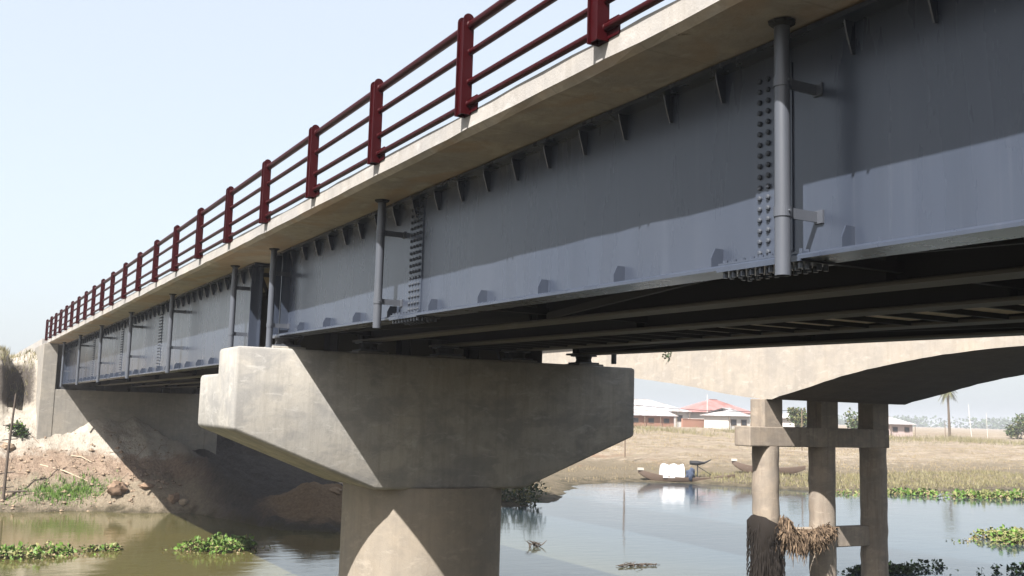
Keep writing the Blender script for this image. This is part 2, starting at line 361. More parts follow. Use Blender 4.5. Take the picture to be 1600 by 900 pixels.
def zr(Y): return (0.975 + 0.0105 * Y) * K                 # top of bottom flange, near span
def zl(Y): return (0.83 - 0.0016 * Y) * K                  # the same, far span
TF = 0.03
FW = 0.145                                                 # half width of the flanges
def girder(x, y0, y1, zf, mt, tip=None):
    mb = MB()
    mb.box(x - FW, x + FW, y0, y1, ZS - TF - 0.012, ZS - 0.012, 0)
    a, b = zf(y0), zf(y1)
    t = 0.034
    e = 0.013
    pr = [(-FW, -t), (FW, -t), (FW, 0), (-FW + e, 0), (-FW, -e)]
    mb.add([(x + p, y0, a + q_) for p, q_ in pr] + [(x + p, y1, b + q_) for p, q_ in pr], [(0, 1, 2, 3, 4), (9, 8, 7, 6, 5)] + [(i_, 5 + i_, 5 + (i_ + 1) % 5, (i_ + 1) % 5) for i_ in range(5)], 1)
    q = 0.007; zt = ZS - TF - 0.012
    mb.add([(x - q, y0, a), (x + q, y0, a), (x + q, y1, b), (x - q, y1, b), (x - q, y0, zt), (x + q, y0, zt), (x + q, y1, zt), (x - q, y1, zt)],
           [(3, 2, 1, 0), (4, 5, 6, 7), (0, 1, 5, 4), (1, 2, 6, 5), (2, 3, 7, 6), (3, 0, 4, 7)])
    return mb
YR0, YR1, YL0, YL1 = -12.0, 15.85, 16.95, YE - 0.75
girders = {}
for i, x in enumerate(WX):
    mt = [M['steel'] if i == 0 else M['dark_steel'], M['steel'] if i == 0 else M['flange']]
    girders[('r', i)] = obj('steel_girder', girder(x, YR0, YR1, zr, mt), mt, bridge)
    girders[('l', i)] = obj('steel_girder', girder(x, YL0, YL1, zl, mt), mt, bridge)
# haunch packing between flange and slab
mb = MB()
for x in WX: mb.box(x - 0.12, x + 0.12, YR0, YE - 0.8, ZS - 0.0125, ZS - 0.002)
# stiffeners (sub-parts of the outer girder)
BO = ORG[bridge.name]
def place(proto, par, x, y, z):
    return inst(proto, par, Vector((x, y, z)) - BO)
def proto(name, mb, mt, par, **kw):
    return obj(name, mb, mt, par, local=True, **kw)
x0 = WX[0]
mb = MB(); mb.prism([(0, 0, 0), (-0.085, 0, 0), (-0.07, 0, -0.07), (-0.028, 0, -0.2), (0, 0, -0.2)], (0, 0.012, 0))
R0, L0 = girders[('r', 0)], girders[('l', 0)]
up = proto('stiffener', mb, M['steel'], R0)
mb = MB(); mb.prism([(0, 0, 0), (-0.105, 0, 0), (-0.105, 0, 0.065), (-0.07, 0, 0.135), (0, 0, 0.135)], (0, 0.012, 0))
lo = proto('stiffener', mb, M['steel'], R0)
ztop = ZS - TF - 0.012
first = True
k = -26
while True:
    y = (3.63 + 0.5875 * k) * K
    k += 1
    if y < YR0 + 0.3: continue
    if y > YR1 - 0.3: break
    if first: up.location = Vector((x0 - 0.007, y, ztop)) - BO; first = False
    else: place(up, R0, x0 - 0.007, y, ztop)
first = True
for k in range(-12, 12):
    y = (4.24 + 1.168 * k) * K
    if y < YR0 + 0.3 or y > YR1 - 0.5: continue
    if first: lo.location = Vector((x0 - 0.007, y, zr(y))) - BO; first = False
    else: place(lo, R0, x0 - 0.007, y, zr(y))
for k in range(60):
    y = 17.55 + 0.578 * k
    if y < YL1 - 0.4: place(up, L0, x0 - 0.007, y, ztop)
for k in range(30):
    y = 17.9 + 1.1 * k
    if y < YL1 - 0.5: place(lo, L0, x0 - 0.007, y, zl(y))
# bearing stiffeners at the girder ends over the pier: full height
for (par, y, zf) in ((R0, 15.35, zr), (R0, 15.72, zr), (L0, 17.12, zl), (L0, YL1 - 0.2, zl)):
    mb = MB(); mb.box(x0 - FW + 0.004, x0 - 0.007, y, y + 0.02, zf(y), ztop); obj('stiffener', mb, M['steel'], par)
for (par, y, zf) in ((R0, 8.6 * K, zr), (R0, 2.2, zr), (L0, 29.2, zl)): pass
# splices with bolts
mb = MB(); r = 0.0145
mb.path([(0, 0, 0), (-0.014, 0, 0), (-0.02, 0, 0)], [r * 1.25, r * 1.2, r * 0.7], 8)
boltp = proto('bolt', mb, M['boltm'], R0)
used = False
for (yc, hw, par, zf) in ((4.905 * K, 0.165, R0, zr), (10.69 * K, 0.175, R0, zr)):
    zb = zf(yc) + 0.02
    mb = MB(); mb.box(x0 - 0.019, x0 - 0.0072, yc - hw, yc + hw, zb, 2.27); obj('splice_plate', mb, M['steel'], par)
    mb = MB(); mb.box(x0 + 0.0072, x0 + 0.019, yc - hw, yc + hw, zb, 2.27); obj('splice_plate', mb, M['dark_steel'], par)
    for row in range(17):
        for cidx in range(4):
            y = yc + (cidx - 1.5) * (0.081 if hw > .17 else 0.077) + 0.004; z = zb + 0.045 + row * 0.0715
            p = Vector((x0 - 0.019, y, z)) - BO
            if not used: boltp.location = p; used = True
            else: inst(boltp, par, p)
    # flange cover plates and their bolts below
    zfm = zf(yc)
    for (a, b, dz, nm) in ((-0.36, 0.40, -0.034 - 0.013, 'splice_plate'), (-0.36, 0.40, 0.001, 'splice_plate')):
        sl_ = 0.0105 * K
        mb = MB(); xx0, xx1 = (x0 - FW - 0.004, x0 + FW) if dz < 0 else (x0 - FW + 0.012, x0 - 0.022)
        z_a, z_b = zf(yc + a) + dz, zf(yc + b) + dz
        mb.add([(xx0, yc + a, z_a), (xx1, yc + a, z_a), (xx1, yc + b, z_b), (xx0, yc + b, z_b), (xx0, yc + a, z_a + .012), (xx1, yc + a, z_a + .012), (xx1, yc + b, z_b + .012), (xx0, yc + b, z_b + .012)],
               [(3, 2, 1, 0), (4, 5, 6, 7), (0, 1, 5, 4), (1, 2, 6, 5), (2, 3, 7, 6), (3, 0, 4, 7)])
        obj(nm, mb, M['steel'], par)
    mb = MB()
    for a in np.linspace(-0.32, 0.36, 9):
        for xx in (-0.105, -0.05, 0.05, 0.105):
            zc = zf(yc + a)
            mb.tube((x0 + xx, yc + a, zc - 0.034 - 0.013), (x0 + xx, yc + a, zc - 0.034 - 0.05), 0.0165, 6)
            if xx < 0: mb.tube((x0 + xx, yc + a, zc + 0.013), (x0 + xx, yc + a, zc + 0.034), 0.0165, 6)
    setp(obj('flange_bolts', mb, M['steel'], par), kind='stuff')
for yc in (26.3 * K, 32.4 * K, 38.2):
    zb = zl(yc) + 0.02
    mb = MB(); mb.box(x0 - 0.019, x0 - 0.0072, yc - 0.17, yc + 0.17, zb, 2.27); obj('splice_plate', mb, M['steel'], L0)
    mb = MB()
    for row in range(19):
        for cidx in range(4):
            y = yc + (cidx - 1.5) * 0.08; z = zb + 0.045 + row * 0.0735
            mb.path([(x0 - 0.019, y, z), (x0 - 0.04, y, z)], [r * 1.3, r], 6)
    setp(obj('splice_bolts', mb, M['steel'], L0), kind='stuff')
# cross frames, lateral struts and walkway planks beneath the deck
def beam(mb, a, b, w=0.04, h=0.04):
    a, b = Vector(a), Vector(b); d = (b - a).normalized(); s_ = d.cross(Vector((0, 1, 0))) if abs(d.y) < 0.9 else d.cross(Vector((0, 0, 1)))
    s_.normalize(); t_ = d.cross(s_).normalized(); s_ *= h; t_ *= w
    mb.add([a - s_ - t_, a + s_ - t_, a + s_ + t_, a - s_ + t_, b - s_ - t_, b + s_ - t_, b + s_ + t_, b - s_ + t_],
           [(3, 2, 1, 0), (4, 5, 6, 7), (0, 1, 5, 4), (1, 2, 6, 5), (2, 3, 7, 6), (3, 0, 4, 7)])
for span, zf, sts in (('r', zr, [-9.5, -4.6, 0.2, 5.0, 9.9, 15.4]), ('l', zl, [17.3, 22.6, 28, 33.4, 38.8, 44, 46.5])):
    for y in sts:
        for i in range(4):
            xa, xb = WX[i] + 0.01, WX[i + 1] - 0.01; zb = zf(y) + 0.10; zt = 2.25
            mb = MB(); beam(mb, (xa, y, zb), (xb, y, zb), .03, .035); beam(mb, (xa, y, zt), (xb, y, zt), .03, .035)
            xm = (xa + xb) / 2
            beam(mb, (xm, y + .001, zb + 0.03), (xa + 0.05, y + .001, zt - 0.03), .022, .028); beam(mb, (xm, y - .001, zb + 0.03), (xb - 0.05, y - .001, zt - 0.03), .022, .028)
            for xx, sgn in ((xa, 1), (xb, -1)): mb.box(min(xx, xx + sgn * .11), max(xx, xx + sgn * .11), y + 0.04, y + 0.052, zf(y) + 0.002, ztop - 0.002)
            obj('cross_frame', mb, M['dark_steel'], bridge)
for i in range(4):
    for j, (ya, yb) in enumerate(((-4.6, 0.2), (0.2, 5.0), (5.0, 9.9), (9.9, 15.4))):
        if (i in (0, 3)):
            mb = MB(); xa, xb = (WX[i] + .12, WX[i + 1] - .12); 
            if (i + j) % 2: xa, xb = xb, xa
            beam(mb, (xa, ya + .2, zr(ya) + 0.03), (xb, yb - .2, zr(yb) + 0.03), .035, .02); obj('lateral_brace', mb, M['dark_steel'], bridge)
mb = MB(); mb.box(-0.49, 0.49, -0.235, 0.235, 0, 0.03)
pl = proto('walkway_panel', mb, M['panel'], bridge)
mb = MB(); mb.box(-0.545, 0.545, -0.022, 0.022, -0.05, -0.002)
stt = proto('walkway_strut', mb, M['dark_steel'], bridge)
firstp = True
for k in range(26):
    y = 2.2 + 0.545 * k; z = zr(y) + 0.02
    loc = Vector(((WX[2] + WX[3]) / 2, y + 0.27, z)) - BO; loc2 = Vector(((WX[2] + WX[3]) / 2, y, z)) - BO
    if firstp: pl.location = loc; stt.location = loc2; firstp = False
    else: inst(pl, bridge, loc); inst(stt, bridge, loc2)

# ------------------------------------------------------------------ railing
rail = empty('guard_railing', (3.76, 16, 2.45), 'dark red tubular steel railing along the near edge of the new bridge deck', 'railing')
RO = ORG[rail.name]
ZB, ZT = 2.562, 3.467
def plate_prof(x0, x1, zb, zt, n=8):
    r_ = (x1 - x0) / 2; c = (x0 + x1) / 2; pts = [(x0, zb), (x1, zb)]
    for k in range(n + 1):
        t = math.pi * k / n; pts.append((c + r_ * math.cos(t), zt - r_ + r_ * math.sin(t)))
    return pts
mb = MB()
for y, dz in ((-0.112, 0.0), (0.0, -0.0)):
    mb.prism([(x, y, z) for x, z in plate_prof(-0.04, 0.06, 0.0, ZT - ZB)], (0, 0.014, 0))
mb.box(-0.020, -0.009, -0.098, 0.0, 0.012, ZT - ZB - 0.05)
mb.box(0.046, 0.058, -0.098, 0.0, 0.0, 0.16)
post = proto('post', mb, M['red'], rail)
def postloc(y): return Vector((3.76, y, ZB)) - RO
tabm = MB()
pts = [(0, -0.004, 0.015), (0, -0.13, 0.015), (0, -0.14, 0.025), (0, -0.14, 0.14), (0, -0.13, 0.15), (0, -0.004, 0.15)]
tabm.prism([(0.046, a - 0.108, c) for _, a, c in pts], (0.012, 0, 0))
tab = proto('mounting_tab', tabm, M['red'], post)
mb = MB(); mb.path([(0.046, -0.19, 0.085), (0.030, -0.19, 0.085), (0.022, -0.19, 0.085)], [0.016, 0.015, 0.008], 10)
bolt = proto('bolt', mb, M['zinc'], post)
for (zz, rr_) in ((3.364, .046), (3.12, .032), (2.85, .032), (2.655, .032)):
    mb = MB(); mb.path([(0.034, -0.122, zz - ZB), (0.034, -0.116, zz - ZB), (0.034, -0.112, zz - ZB)], [rr_ * .78, rr_ * .95, rr_], 14, cap=False)
    proto('weld_collar', mb, M['red'], post, smooth=40)
ypos = [5.75 - 2.1 * k for k in range(7, 0, -1)] + [5.75 + 2.1 * k for k in range(12)] + [28.85 + 1.9 * k for k in range(1, 11)]
post.location = postloc(ypos[0])
rj = random.Random(9)
for y in ypos[1:]: copy_tree(post, rail, postloc(y + rj.uniform(-.006, .006))).rotation_euler = (rj.uniform(-.005, .005), 0, rj.uniform(-.012, .012))
for (zz, rr_) in ((3.364, .041), (3.12, .028), (2.85, .028), (2.657, .028)):
    mb = MB(); mb.path([(3.797, y, zz) for y in [-11.5] + [-10 + 2 * k for k in range(29)] + [47.9]], rr_, 14); obj('rail', mb, M['red'], rail, smooth=50)

# ------------------------------------------------------------------ drain pipes
PX = 4.35 * K
def drain(y, zb, label, brackets=True, px=PX, wx=WX[0], sgn=1, group='drain pipes along the near girder'):
    t = empty('drain_pipe', (px, y, zb), label, 'pipe', group)
    R = 0.0475
    mb = MB(); mb.path([(px, y, zb), (px, y, zb + 0.01), (px, y, ZS - 0.001)], R, 24, cap=False)
    mb.path([(px, y, zb), (px, y, zb + 0.01), (px, y, ZS - 0.3)], R - 0.007, 20, cap=False)
    mb.add([(px + R * math.cos(2 * math.pi * a / 24), y + R * math.sin(2 * math.pi * a / 24), zb) for a in range(24)] + [(px + (R - .007) * math.cos(2 * math.pi * a / 24), y + (R - .007) * math.sin(2 * math.pi * a / 24), zb) for a in range(24)], [(a, (a + 1) % 24, 24 + (a + 1) % 24, 24 + a) for a in range(24)])
    obj('pipe_body', mb, M['pipe'], t, smooth=50)
    # rough sealant collar at the soffit
    vs = []; rg = random.Random(int(y * 10)); nn = 26
    mb = MB(); top = []; mid = []; inn = []
    for a in range(nn):
        th = 2 * math.pi * a / nn; q = R + 0.026 + rg.random() * 0.014
        top.append((px + q * math.cos(th), y + q * math.sin(th), ZS - 0.001)); mid.append((px + (q - .004) * math.cos(th), y + (q - .004) * math.sin(th), ZS - 0.012 - rg.random() * 0.008))
        inn.append((px + (R + 0.001) * math.cos(th), y + (R + .001) * math.sin(th), ZS - 0.035))
    mb.add(top + mid + inn, [(a, (a + 1) % nn, nn + (a + 1) % nn, nn + a) for a in range(nn)] + [(nn + a, nn + (a + 1) % nn, 2 * nn + (a + 1) % nn, 2 * nn + a) for a in range(nn)])
    obj('collar', mb, M['black'], t)
    if brackets:
        for zc in (2.03, 1.235):
            mb = MB()
            mb.path([(px, y, zc - 0.03), (px, y, zc + 0.03)], R + 0.006, 24, cap=False)
            mb.add([(px + (R + 0.006) * math.cos(2 * math.pi * a / 24), y + (R + .006) * math.sin(2 * math.pi * a / 24), zz) for zz in (zc - .03, zc + .03) for a in range(24)] + [(px + R * math.cos(2 * math.pi * a / 24), y + R * math.sin(2 * math.pi * a / 24), zz) for zz in (zc - .03, zc + .03) for a in range(24)],
                   [(a, (a + 1) % 24, 48 + (a + 1) % 24, 48 + a) for a in range(24)] + [(24 + a, 24 + (a + 1) % 24, 72 + (a + 1) % 24, 72 + a) for a in range(24)])
            xa, xb = sorted((px + sgn * (R + .002), wx - sgn * 0.022))
            mb.box(xa, xb, y - 0.006, y + 0.006, zc - 0.032, zc + 0.032)
            xa, xb = sorted((wx - sgn * 0.022, wx - sgn * 0.0074)); mb.box(xa, xb, y - 0.05, y + 0.02, zc - 0.04, zc + 0.04)
            br = obj('bracket', mb, M['pipe'], t)
            mb = MB(); mb.path([(px - sgn * 0.001, y - R - 0.004, zc), (px - sgn * 0.001, y - R - 0.02, zc)], .008, 6); obj('bolt', mb, M['pipe'], br)
    return t
drain(4.53 * K, 0.868 * K, 'nearest and largest grey drain pipe, hanging in front of the big bolted splice at right')
drain(11.09 * K, 0.942 * K, 'grey drain pipe just left of the second bolted splice, ending below the girder flange')
drain(15.55 * K, 0.885, 'grey drain pipe whose foot reaches the top of the pier cap at the girder joint')
drain(17.95 * K, 0.6, 'grey drain pipe left of the girder joint, its lower end hidden behind the pier cap')
drain(23.5 * K, 0.695 * K, 'first grey drain pipe hanging clear of the pier cap on its left side')
drain(29.1 * K, 0.66 * K, 'grey drain pipe between the two bolted splices of the far span')
drain(34.9 * K, 0.64 * K, 'grey drain pipe just left of the farthest visible bolted splice')
drain(40.6 * K, 0.62 * K, 'grey drain pipe next to last before the abutment')
drain(46.2 * K, 0.60 * K, 'last grey drain pipe, beside the sunlit abutment face')
drain(15.0, 0.93, 'dark drain pipe stub hanging above the right end of the pier cap', px=XF2 + 3.82 - PX, wx=WX[4], sgn=-1)

# ------------------------------------------------------------------ pier
YC = 15.06; CX = 7.315; CXL, CXR = 3.74, 10.90; YB = YC + 2.3
pier = empty('bridge_pier', (CX, YC + 1.15, WZ - 1), 'sunlit and shaded concrete hammerhead pier on a thick round column in the water', 'pier')
zc1, zc2 = 0.885, 0.50; ZE, ZF = -0.335, -1.225
XBL, XBR = 6.0, 8.66
mb = MB()
def cap_ring(y, zt): return [(CXL, y, ZE), (CXL, y, zt), (CXR, y, zt), (CXR, y, ZE), (XBR, y, ZF), (XBL, y, ZF)]
YM = 16.14
a = cap_ring(YC, zc1); b_ = cap_ring(YM, zc1); c_ = [(CXL, YM, zc2), (CXR, YM, zc2)]; d_ = cap_ring(YB, zc2)
mb.v = a + b_ + c_ + d_     # 0-5, 6-11, 12-13, 14-19
mb.f = [(0, 1, 2, 3, 4, 5)[::-1], (14, 15, 16, 17, 18, 19), (1, 7, 8, 2), (7, 12, 13, 8), (12, 15, 16, 13),
        (0, 6, 12, 7, 1), (6, 14, 15, 12), (3, 2, 8, 13, 9), (9, 13, 16, 17), (4, 3, 9, 10), (10, 9, 17, 18), (5, 4, 10, 11), (11, 10, 18, 19), (0, 5, 11, 6), (6, 11, 19, 14)]
mb.m = [0] * len(mb.f)
obj('pier_cap', mb, M['cap'], pier, bevel=0.055, smooth=45)
mb = MB(); rc = 1.345; cyc = YC + 1.14
rows = [(rc, ZF + 0.02), (rc, -1.9), (rc, -3.0), (rc, -4.0), (rc, WZ - 1)]
mb.path([(CX, cyc, z) for _, z in rows], [q for q, _ in rows], 64)
obj('column', mb, M['column'], pier, smooth=40)
def bearing(x, y, zb, zt):
    mb = MB(); h = zt - zb
    mb.box(x - .20, x + .20, y - .20, y + .20, zb, zb + 0.03); mb.box(x - .17, x + .17, y - .17, y + .17, zt - 0.025, zt)
    o_ = obj('bearing', mb, M['pipe'], pier)
    mb = MB(); mb.path([(x, y, zb + .03), (x, y, zb + h * .5), (x, y, zt - .025)], [.15, .135, .15], 20); obj('bearing_pad', mb, M['rubber'], o_)
for i, x in enumerate(WX):
    y = YC + 0.42; zt = zr(y) - 0.036
    mb = MB(); mb.box(x - .26, x + .26, y - .26, y + .26, zc1 - .01, zt - .16); obj('plinth', mb, M['cap'], pier, bevel=.01)
    bearing(x, y, zt - .16, zt)
    y = YM + 0.62 + 0.35; zt = zl(y) - 0.036
    mb = MB(); mb.box(x - .25, x + .25, y - .25, y + .25, zc2 - .01, zt - .15); obj('plinth', mb, M['cap'], pier, bevel=.01)
    bearing(x, y, zt - .15, zt)

# ------------------------------------------------------------------ abutment
ab = empty('bridge_abutment', (7.3, 47.5, -3), 'pale concrete abutment wall at the far end of the new bridge', 'abutment')
mb = MB(); mb.box(3.66, 11.0, 46.85, 49.0, -3.6, 0.50); obj('stem_wall', mb, M['abut'], ab, bevel=.02)
for xa in (3.64, 10.44):
    mb = MB(); mb.box(xa, xa + .56, 46.83, 51.5, -3.6, 2.40); obj('wing_wall', mb, M['abut'], ab, bevel=.02)
mb = MB(); mb.box(4.21, 10.44, 47.75, 48.2, 0.50, 2.395); obj('back_wall', mb, M['abut'], ab)
for x in WX:
    mb = MB(); mb.box(x - .16, x + .16, 46.88, 47.25, 0.50, zl(47) - .036); obj('bearing', mb, M['rubber'], ab)
mb = MB(); mb.box(3.66, 11.0, 48.2, 140, 1.6, 2.66); setp(obj('approach_road', mb, M['fascia']), 'raised approach road behind the abutment', 'road', kind='structure')

# ------------------------------------------------------------------ old concrete bridge
OB = empty('old_concrete_bridge', (20.5, 20, 0), 'old concrete bridge with curved haunched span behind the new one, its side in full sun', 'bridge')
OX0, OX1 = 18.1, 22.9
near_pts = [(-14, 1.4), (-8, .55), (-6.5, .5), (-4, 1.0), (0, 1.38), (4, 1.55), (8, 1.63), (11.5, 1.60), (13.3, 1.55), (14.6, 1.45), (16.3, 1.22), (17.8, .91), (19.05, .55), (19.25, .53), (20.1, .57), (21.1, .70), (22.4, .90), (25.1, 1.18), (28, 1.38), (32, 1.5), (38, 1.42), (43, 1.0), (47, .55), (50, .5)]
mb = MB(); ys = lines([(-14, 10, .8), (10, 26, 0.25), (26, 50, .8)])
xsp = np.array([p[0] for p in near_pts]); zsp = np.array([p[1] for p in near_pts])
rows = []
rg = random.Random(2)
def hz(y):
    lo_, hi_ = (-99, 19.2) if y <= 19.2 else (19.3, 999)
    k = np.clip(y + np.linspace(-1.6, 1.6, 41), lo_, hi_); return float((np.interp(k, xsp, zsp) * np.hanning(43)[1:-1]).sum() / np.hanning(43)[1:-1].sum())
for y in ys:
    z = hz(y) + (rg.random() - .5) * .012
    rows.append([(OX0, y, z), (OX0, y, 2.25 + (rg.random() - .5) * .02), (OX1, y, 2.25), (OX1, y, z)])
N = 4; mb.v = [p for r_ in rows for p in r_]
mb.f = [(0, 1, 2, 3), tuple((len(rows) - 1) * 4 + q for q in (3, 2, 1, 0))] + [(k * 4 + i, (k + 1) * 4 + i, (k + 1) * 4 + (i + 1) % 4, k * 4 + (i + 1) % 4) for k in range(len(rows) - 1) for i in range(4)]
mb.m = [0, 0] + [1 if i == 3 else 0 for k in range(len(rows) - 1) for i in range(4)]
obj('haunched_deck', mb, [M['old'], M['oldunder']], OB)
mb = MB(); mb.box(OX0 - .12, OX1 + .12, -14, 50, 2.26, 2.42); obj('deck_slab', mb, M['old'], OB, bevel=.01)
mb = MB()
mb.box(OX0 - .05, OX0 + .13, -14, 50, 2.85, 2.98); mb.box(OX1 - .13, OX1 + .05, -14, 50, 2.85, 2.98)
for k in range(33):
    for x in (OX0 - .02, OX1 - .1): mb.box(x, x + .12, -13.8 + k * 1.95, -13.68 + k * 1.95, 2.42, 2.85)
obj('parapet', mb, M['old'], OB)
OP = empty('old_bridge_pier', (20.6, 20, -5), 'old three column concrete pier standing in the river under the old bridge', 'pier')
for i, (x, rr_) in enumerate(((18.35, .335), (20.30, .34), (22.20, .35))):
    mb = MB()
    mb.box(x - .31, x + .31, 19.46, 19.98, -.15, [.56, .62, .66][i]); cb = obj('column_head', mb, M['oldcol'], OP, bevel=.025)
    mb = MB(); zz_ = [-.62 - .22 * q for q in range(21)]
    mb.path([(x + rg.gauss(0, .004), 19.75 + rg.gauss(0, .004), z) for z in zz_], [rr_ * (1 + .018 * math.sin(q * 1.9 + i) + rg.gauss(0, .008)) for q in range(21)], 28); obj('column', mb, M['oldcol'], OP, smooth=40)
mb = MB(); mb.box(17.55, 22.5, 19.44, 20.02, -.63, -.13); obj('cross_beam', mb, M['oldcol'], OP, bevel=.03)
mb = MB(); mb.box(20.55, 21.95, 19.62, 19.9, -3.2, -2.68); obj('lower_beam', mb, M['oldcol'], OP, bevel=.03)
mb = MB(); mb.box(18.62, 20.05, 19.62, 19.9, -3.2, -2.68); obj('lower_beam', mb, M['oldcol'], OP, bevel=.03)
# roots and mud caught on the pier
dm = mat('dried_roots', (0.260, 0.180, 0.112), 0.95, 0.1); n = NT(dm)
n.base(n.mix(n.ramp(n.noise(9, detail=6), [(0.35, 0.0), (0.65, 1.0)]), (0.04, 0.028, 0.02), (0.19, 0.135, 0.09)))
dk = mat('wet_weed', (0.014, 0.011, 0.009), 0.9, 0.2)
rg = random.Random(11)
mb = MB()
for k in range(2600):
    t = rg.random(); x = 18.42 + t * 1.72; 
    zt = -2.62 - 0.3 * math.sin(t * 3.0) * 0.5 + rg.gauss(0, .05) + (0.22 if t < .12 else 0)
    y = 19.34 - abs(rg.gauss(0, .10)) + (0.12 if t > .8 else 0)
    L_ = (0.12 + rg.random() * 0.34) * (1.5 if rg.random() < .08 else 1) * (1.25 - 0.5 * t)
    p = [Vector((x, y, zt))]
    for q in range(3): p.append(p[-1] + Vector((rg.gauss(0, .05), rg.gauss(-.01, .04), -L_ / 3)))
    rr_ = 0.005 + rg.random() * 0.011
    mb.path(p, [rr_, rr_ * 1.2, rr_, rr_ * .3], 3, cap=False)
for k in range(500):
    t = rg.random(); x = 18.4 + t * 1.75; z = -2.6 - rg.random() * .12 - .12 * math.sin(t * 3); y = 19.32 - rg.random() * .16
    d = Vector((rg.gauss(0, .07), rg.gauss(0, .04), rg.gauss(-.03, .05))); rr_ = .01 + rg.random() * .014
    mb.path([(x, y, z), Vector((x, y, z)) + d, Vector((x, y, z)) + d * 1.8 + Vector((0, 0, -.05))], [rr_, rr_, rr_ * .4], 4, cap=False)
o_ = obj('root_debris', mb, dm, fixn=False); setp(o_, 'tan tangle of dry roots caught between the first and second old pier columns', 'debris')
mb = MB(); vs = []; nn = 30; rowsz = [-2.32, -2.45, -2.7, -3.0, -3.4, -4.0, -4.4]
for j, z in enumerate(rowsz):
    for a in range(nn):
        th = 2 * math.pi * a / nn; q = .335 + [.0, .09, .10, .07, .05, .05, .05][j] + .035 * math.sin(3 * th + j) * (j > 0) + rg.random() * .02
        zz = z - (.33 * (.5 + .5 * math.cos(th)) if j < 3 else 0) 
        vs.append((18.35 + q * math.cos(th), 19.75 + q * math.sin(th), zz + rg.gauss(0, .012)))
mb.add(vs, [(j * nn + a, j * nn + (a + 1) % nn, (j + 1) * nn + (a + 1) % nn, (j + 1) * nn + a) for j in range(len(rowsz) - 1) for a in range(nn)])
for k in range(260):
    th = rg.random() * 6.28; q = .42; z = -2.5 - rg.random() * 1.2; p = Vector((18.35 + q * math.cos(th), 19.75 + q * math.sin(th), z))
    mb.path([p, p + Vector((math.cos(th) * .05, math.sin(th) * .05, -.12)), p + Vector((math.cos(th) * .03, math.sin(th) * .03, -.28))], [.014, .012, .004], 4, cap=False)
o_ = obj('weed_wrap', mb, dk, smooth=60, fixn=False); setp(o_, 'dark wet weed mass wrapped round the foot of the first old pier column', 'debris')

# ------------------------------------------------------------------ vegetation
def leafmat(name, a, b, rough=.6, trans=.25):
    mt = mat(name, a, rough, .3); n = NT(mt)
    oi = n.noise(5, detail=3); n.base(n.mix(n.ramp(oi, [(0.3, 0.0), (0.7, 1.0)]), a, b))
    return mt
BR = leafmat('dead_leaf', (0.10, 0.07, 0.035), (0.2, 0.15, 0.08))
G = leafmat('hyacinth_leaf', (0.028, 0.07, 0.009), (0.12, 0.20, 0.03))
GY_ = leafmat('yellowing_leaf', (0.085, 0.10, 0.03), (0.21, 0.195, 0.08))
DG = leafmat('dark_leaf', (0.009, 0.025, 0.007), (0.031, 0.056, 0.015))
DRY = leafmat('dry_grass_blade', (0.179, 0.138, 0.074), (0.259, 0.206, 0.124))
GRN = leafmat('green_grass_blade', (0.10, 0.098, 0.045), (0.21, 0.175, 0.09))
def leaf(mb, p, size, rg, up=.5, mi=0):
    d = Vector((rg.gauss(0, 1), rg.gauss(0, 1), rg.gauss(0, 1) * .6 + up)).normalized()
    s_ = d.cross(Vector((rg.gauss(0, 1), rg.gauss(0, 1), rg.gauss(0, 1)))).normalized()
    w_ = s_ * size * .38; l_ = d * size
    p = Vector(p); nrm = d.cross(s_) * size * .18
    mb.add([p, p + l_ * .5 - w_ + nrm, p + l_, p + l_ * .5 + w_ + nrm], [(0, 1, 2), (0, 2, 3)], mi)
def hyacinth(cx, cy, rx, ry, n_, h, seed, label, size=.13, mats=(G, GY_, BR), mixp=.25, z0=WZ, ang=0):
    rg = random.Random(seed); mb = MB()
    lumps = [(rg.gauss(0, .45), rg.gauss(0, .45), .12 + rg.random() ** 1.5 * .5) for _ in range(14)]
    for k in range(n_):
        lx, ly, lr = rg.choice(lumps); a = rg.random() * 6.28; q = lr * math.sqrt(rg.random())
        u, v = lx + q * math.cos(a), ly + q * math.sin(a)
        x_ = u * rx * math.cos(ang) - v * ry * math.sin(ang); y_ = u * rx * math.sin(ang) + v * ry * math.cos(ang)
        x, y = cx + x_, cy + y_; e = max(0, 1 - (q / lr) ** 2)
        z = z0 + .01 + rg.random() * h * (.35 + .65 * e)
        mi_ = 1 if rg.random() < mixp else 0
        if len(mats) > 2 and rg.random() < .16: mi_ = 2; z = z0 + .02 + rg.random() * .05
        leaf(mb, (x, y, z), size * (.35 + rg.random() ** 1.6 * 1.1), rg, .35, mi_)
    for k in range(n_ // 12):                               # loose scraps round the mat
        a = rg.random() * 6.28; q = 1 + rg.random() ** 2 * .7; u, v = q * math.cos(a), q * math.sin(a)
        leaf(mb, (cx + u * rx * math.cos(ang) - v * ry * math.sin(ang), cy + u * rx * math.sin(ang) + v * ry * math.cos(ang), z0 + .012), size * .6, rg, 0, rg.choice((0, 1, len(mats) - 1)))
    o_ = obj('water_hyacinth', mb, list(mats), fixn=False); setp(o_, label, 'water plants', kind='stuff'); return o_
hyacinth(1.9, 30.4, 1.6, .65, 1500, .26, 1, 'bright green water hyacinth mat floating at the left edge of the picture', mixp=.3)
hyacinth(4.2, 31.1, .45, .35, 260, .14, 2, 'small yellowish scrap of water hyacinth beside the left mat', mixp=.7)
hyacinth(7.45, 30.4, .95, .75, 1500, .34, 3, 'round green water hyacinth clump left of the big pier column')
hyacinth(6.9, 30.7, .7, .4, 260, .08, 4, 'sparse yellow water weeds around the round clump', mixp=.8)
hyacinth(35.2, 24.6, 2.1, .9, 2600, .35, 5, 'yellow green water hyacinth mat at the right edge in the open water', size=.16, mixp=.6)
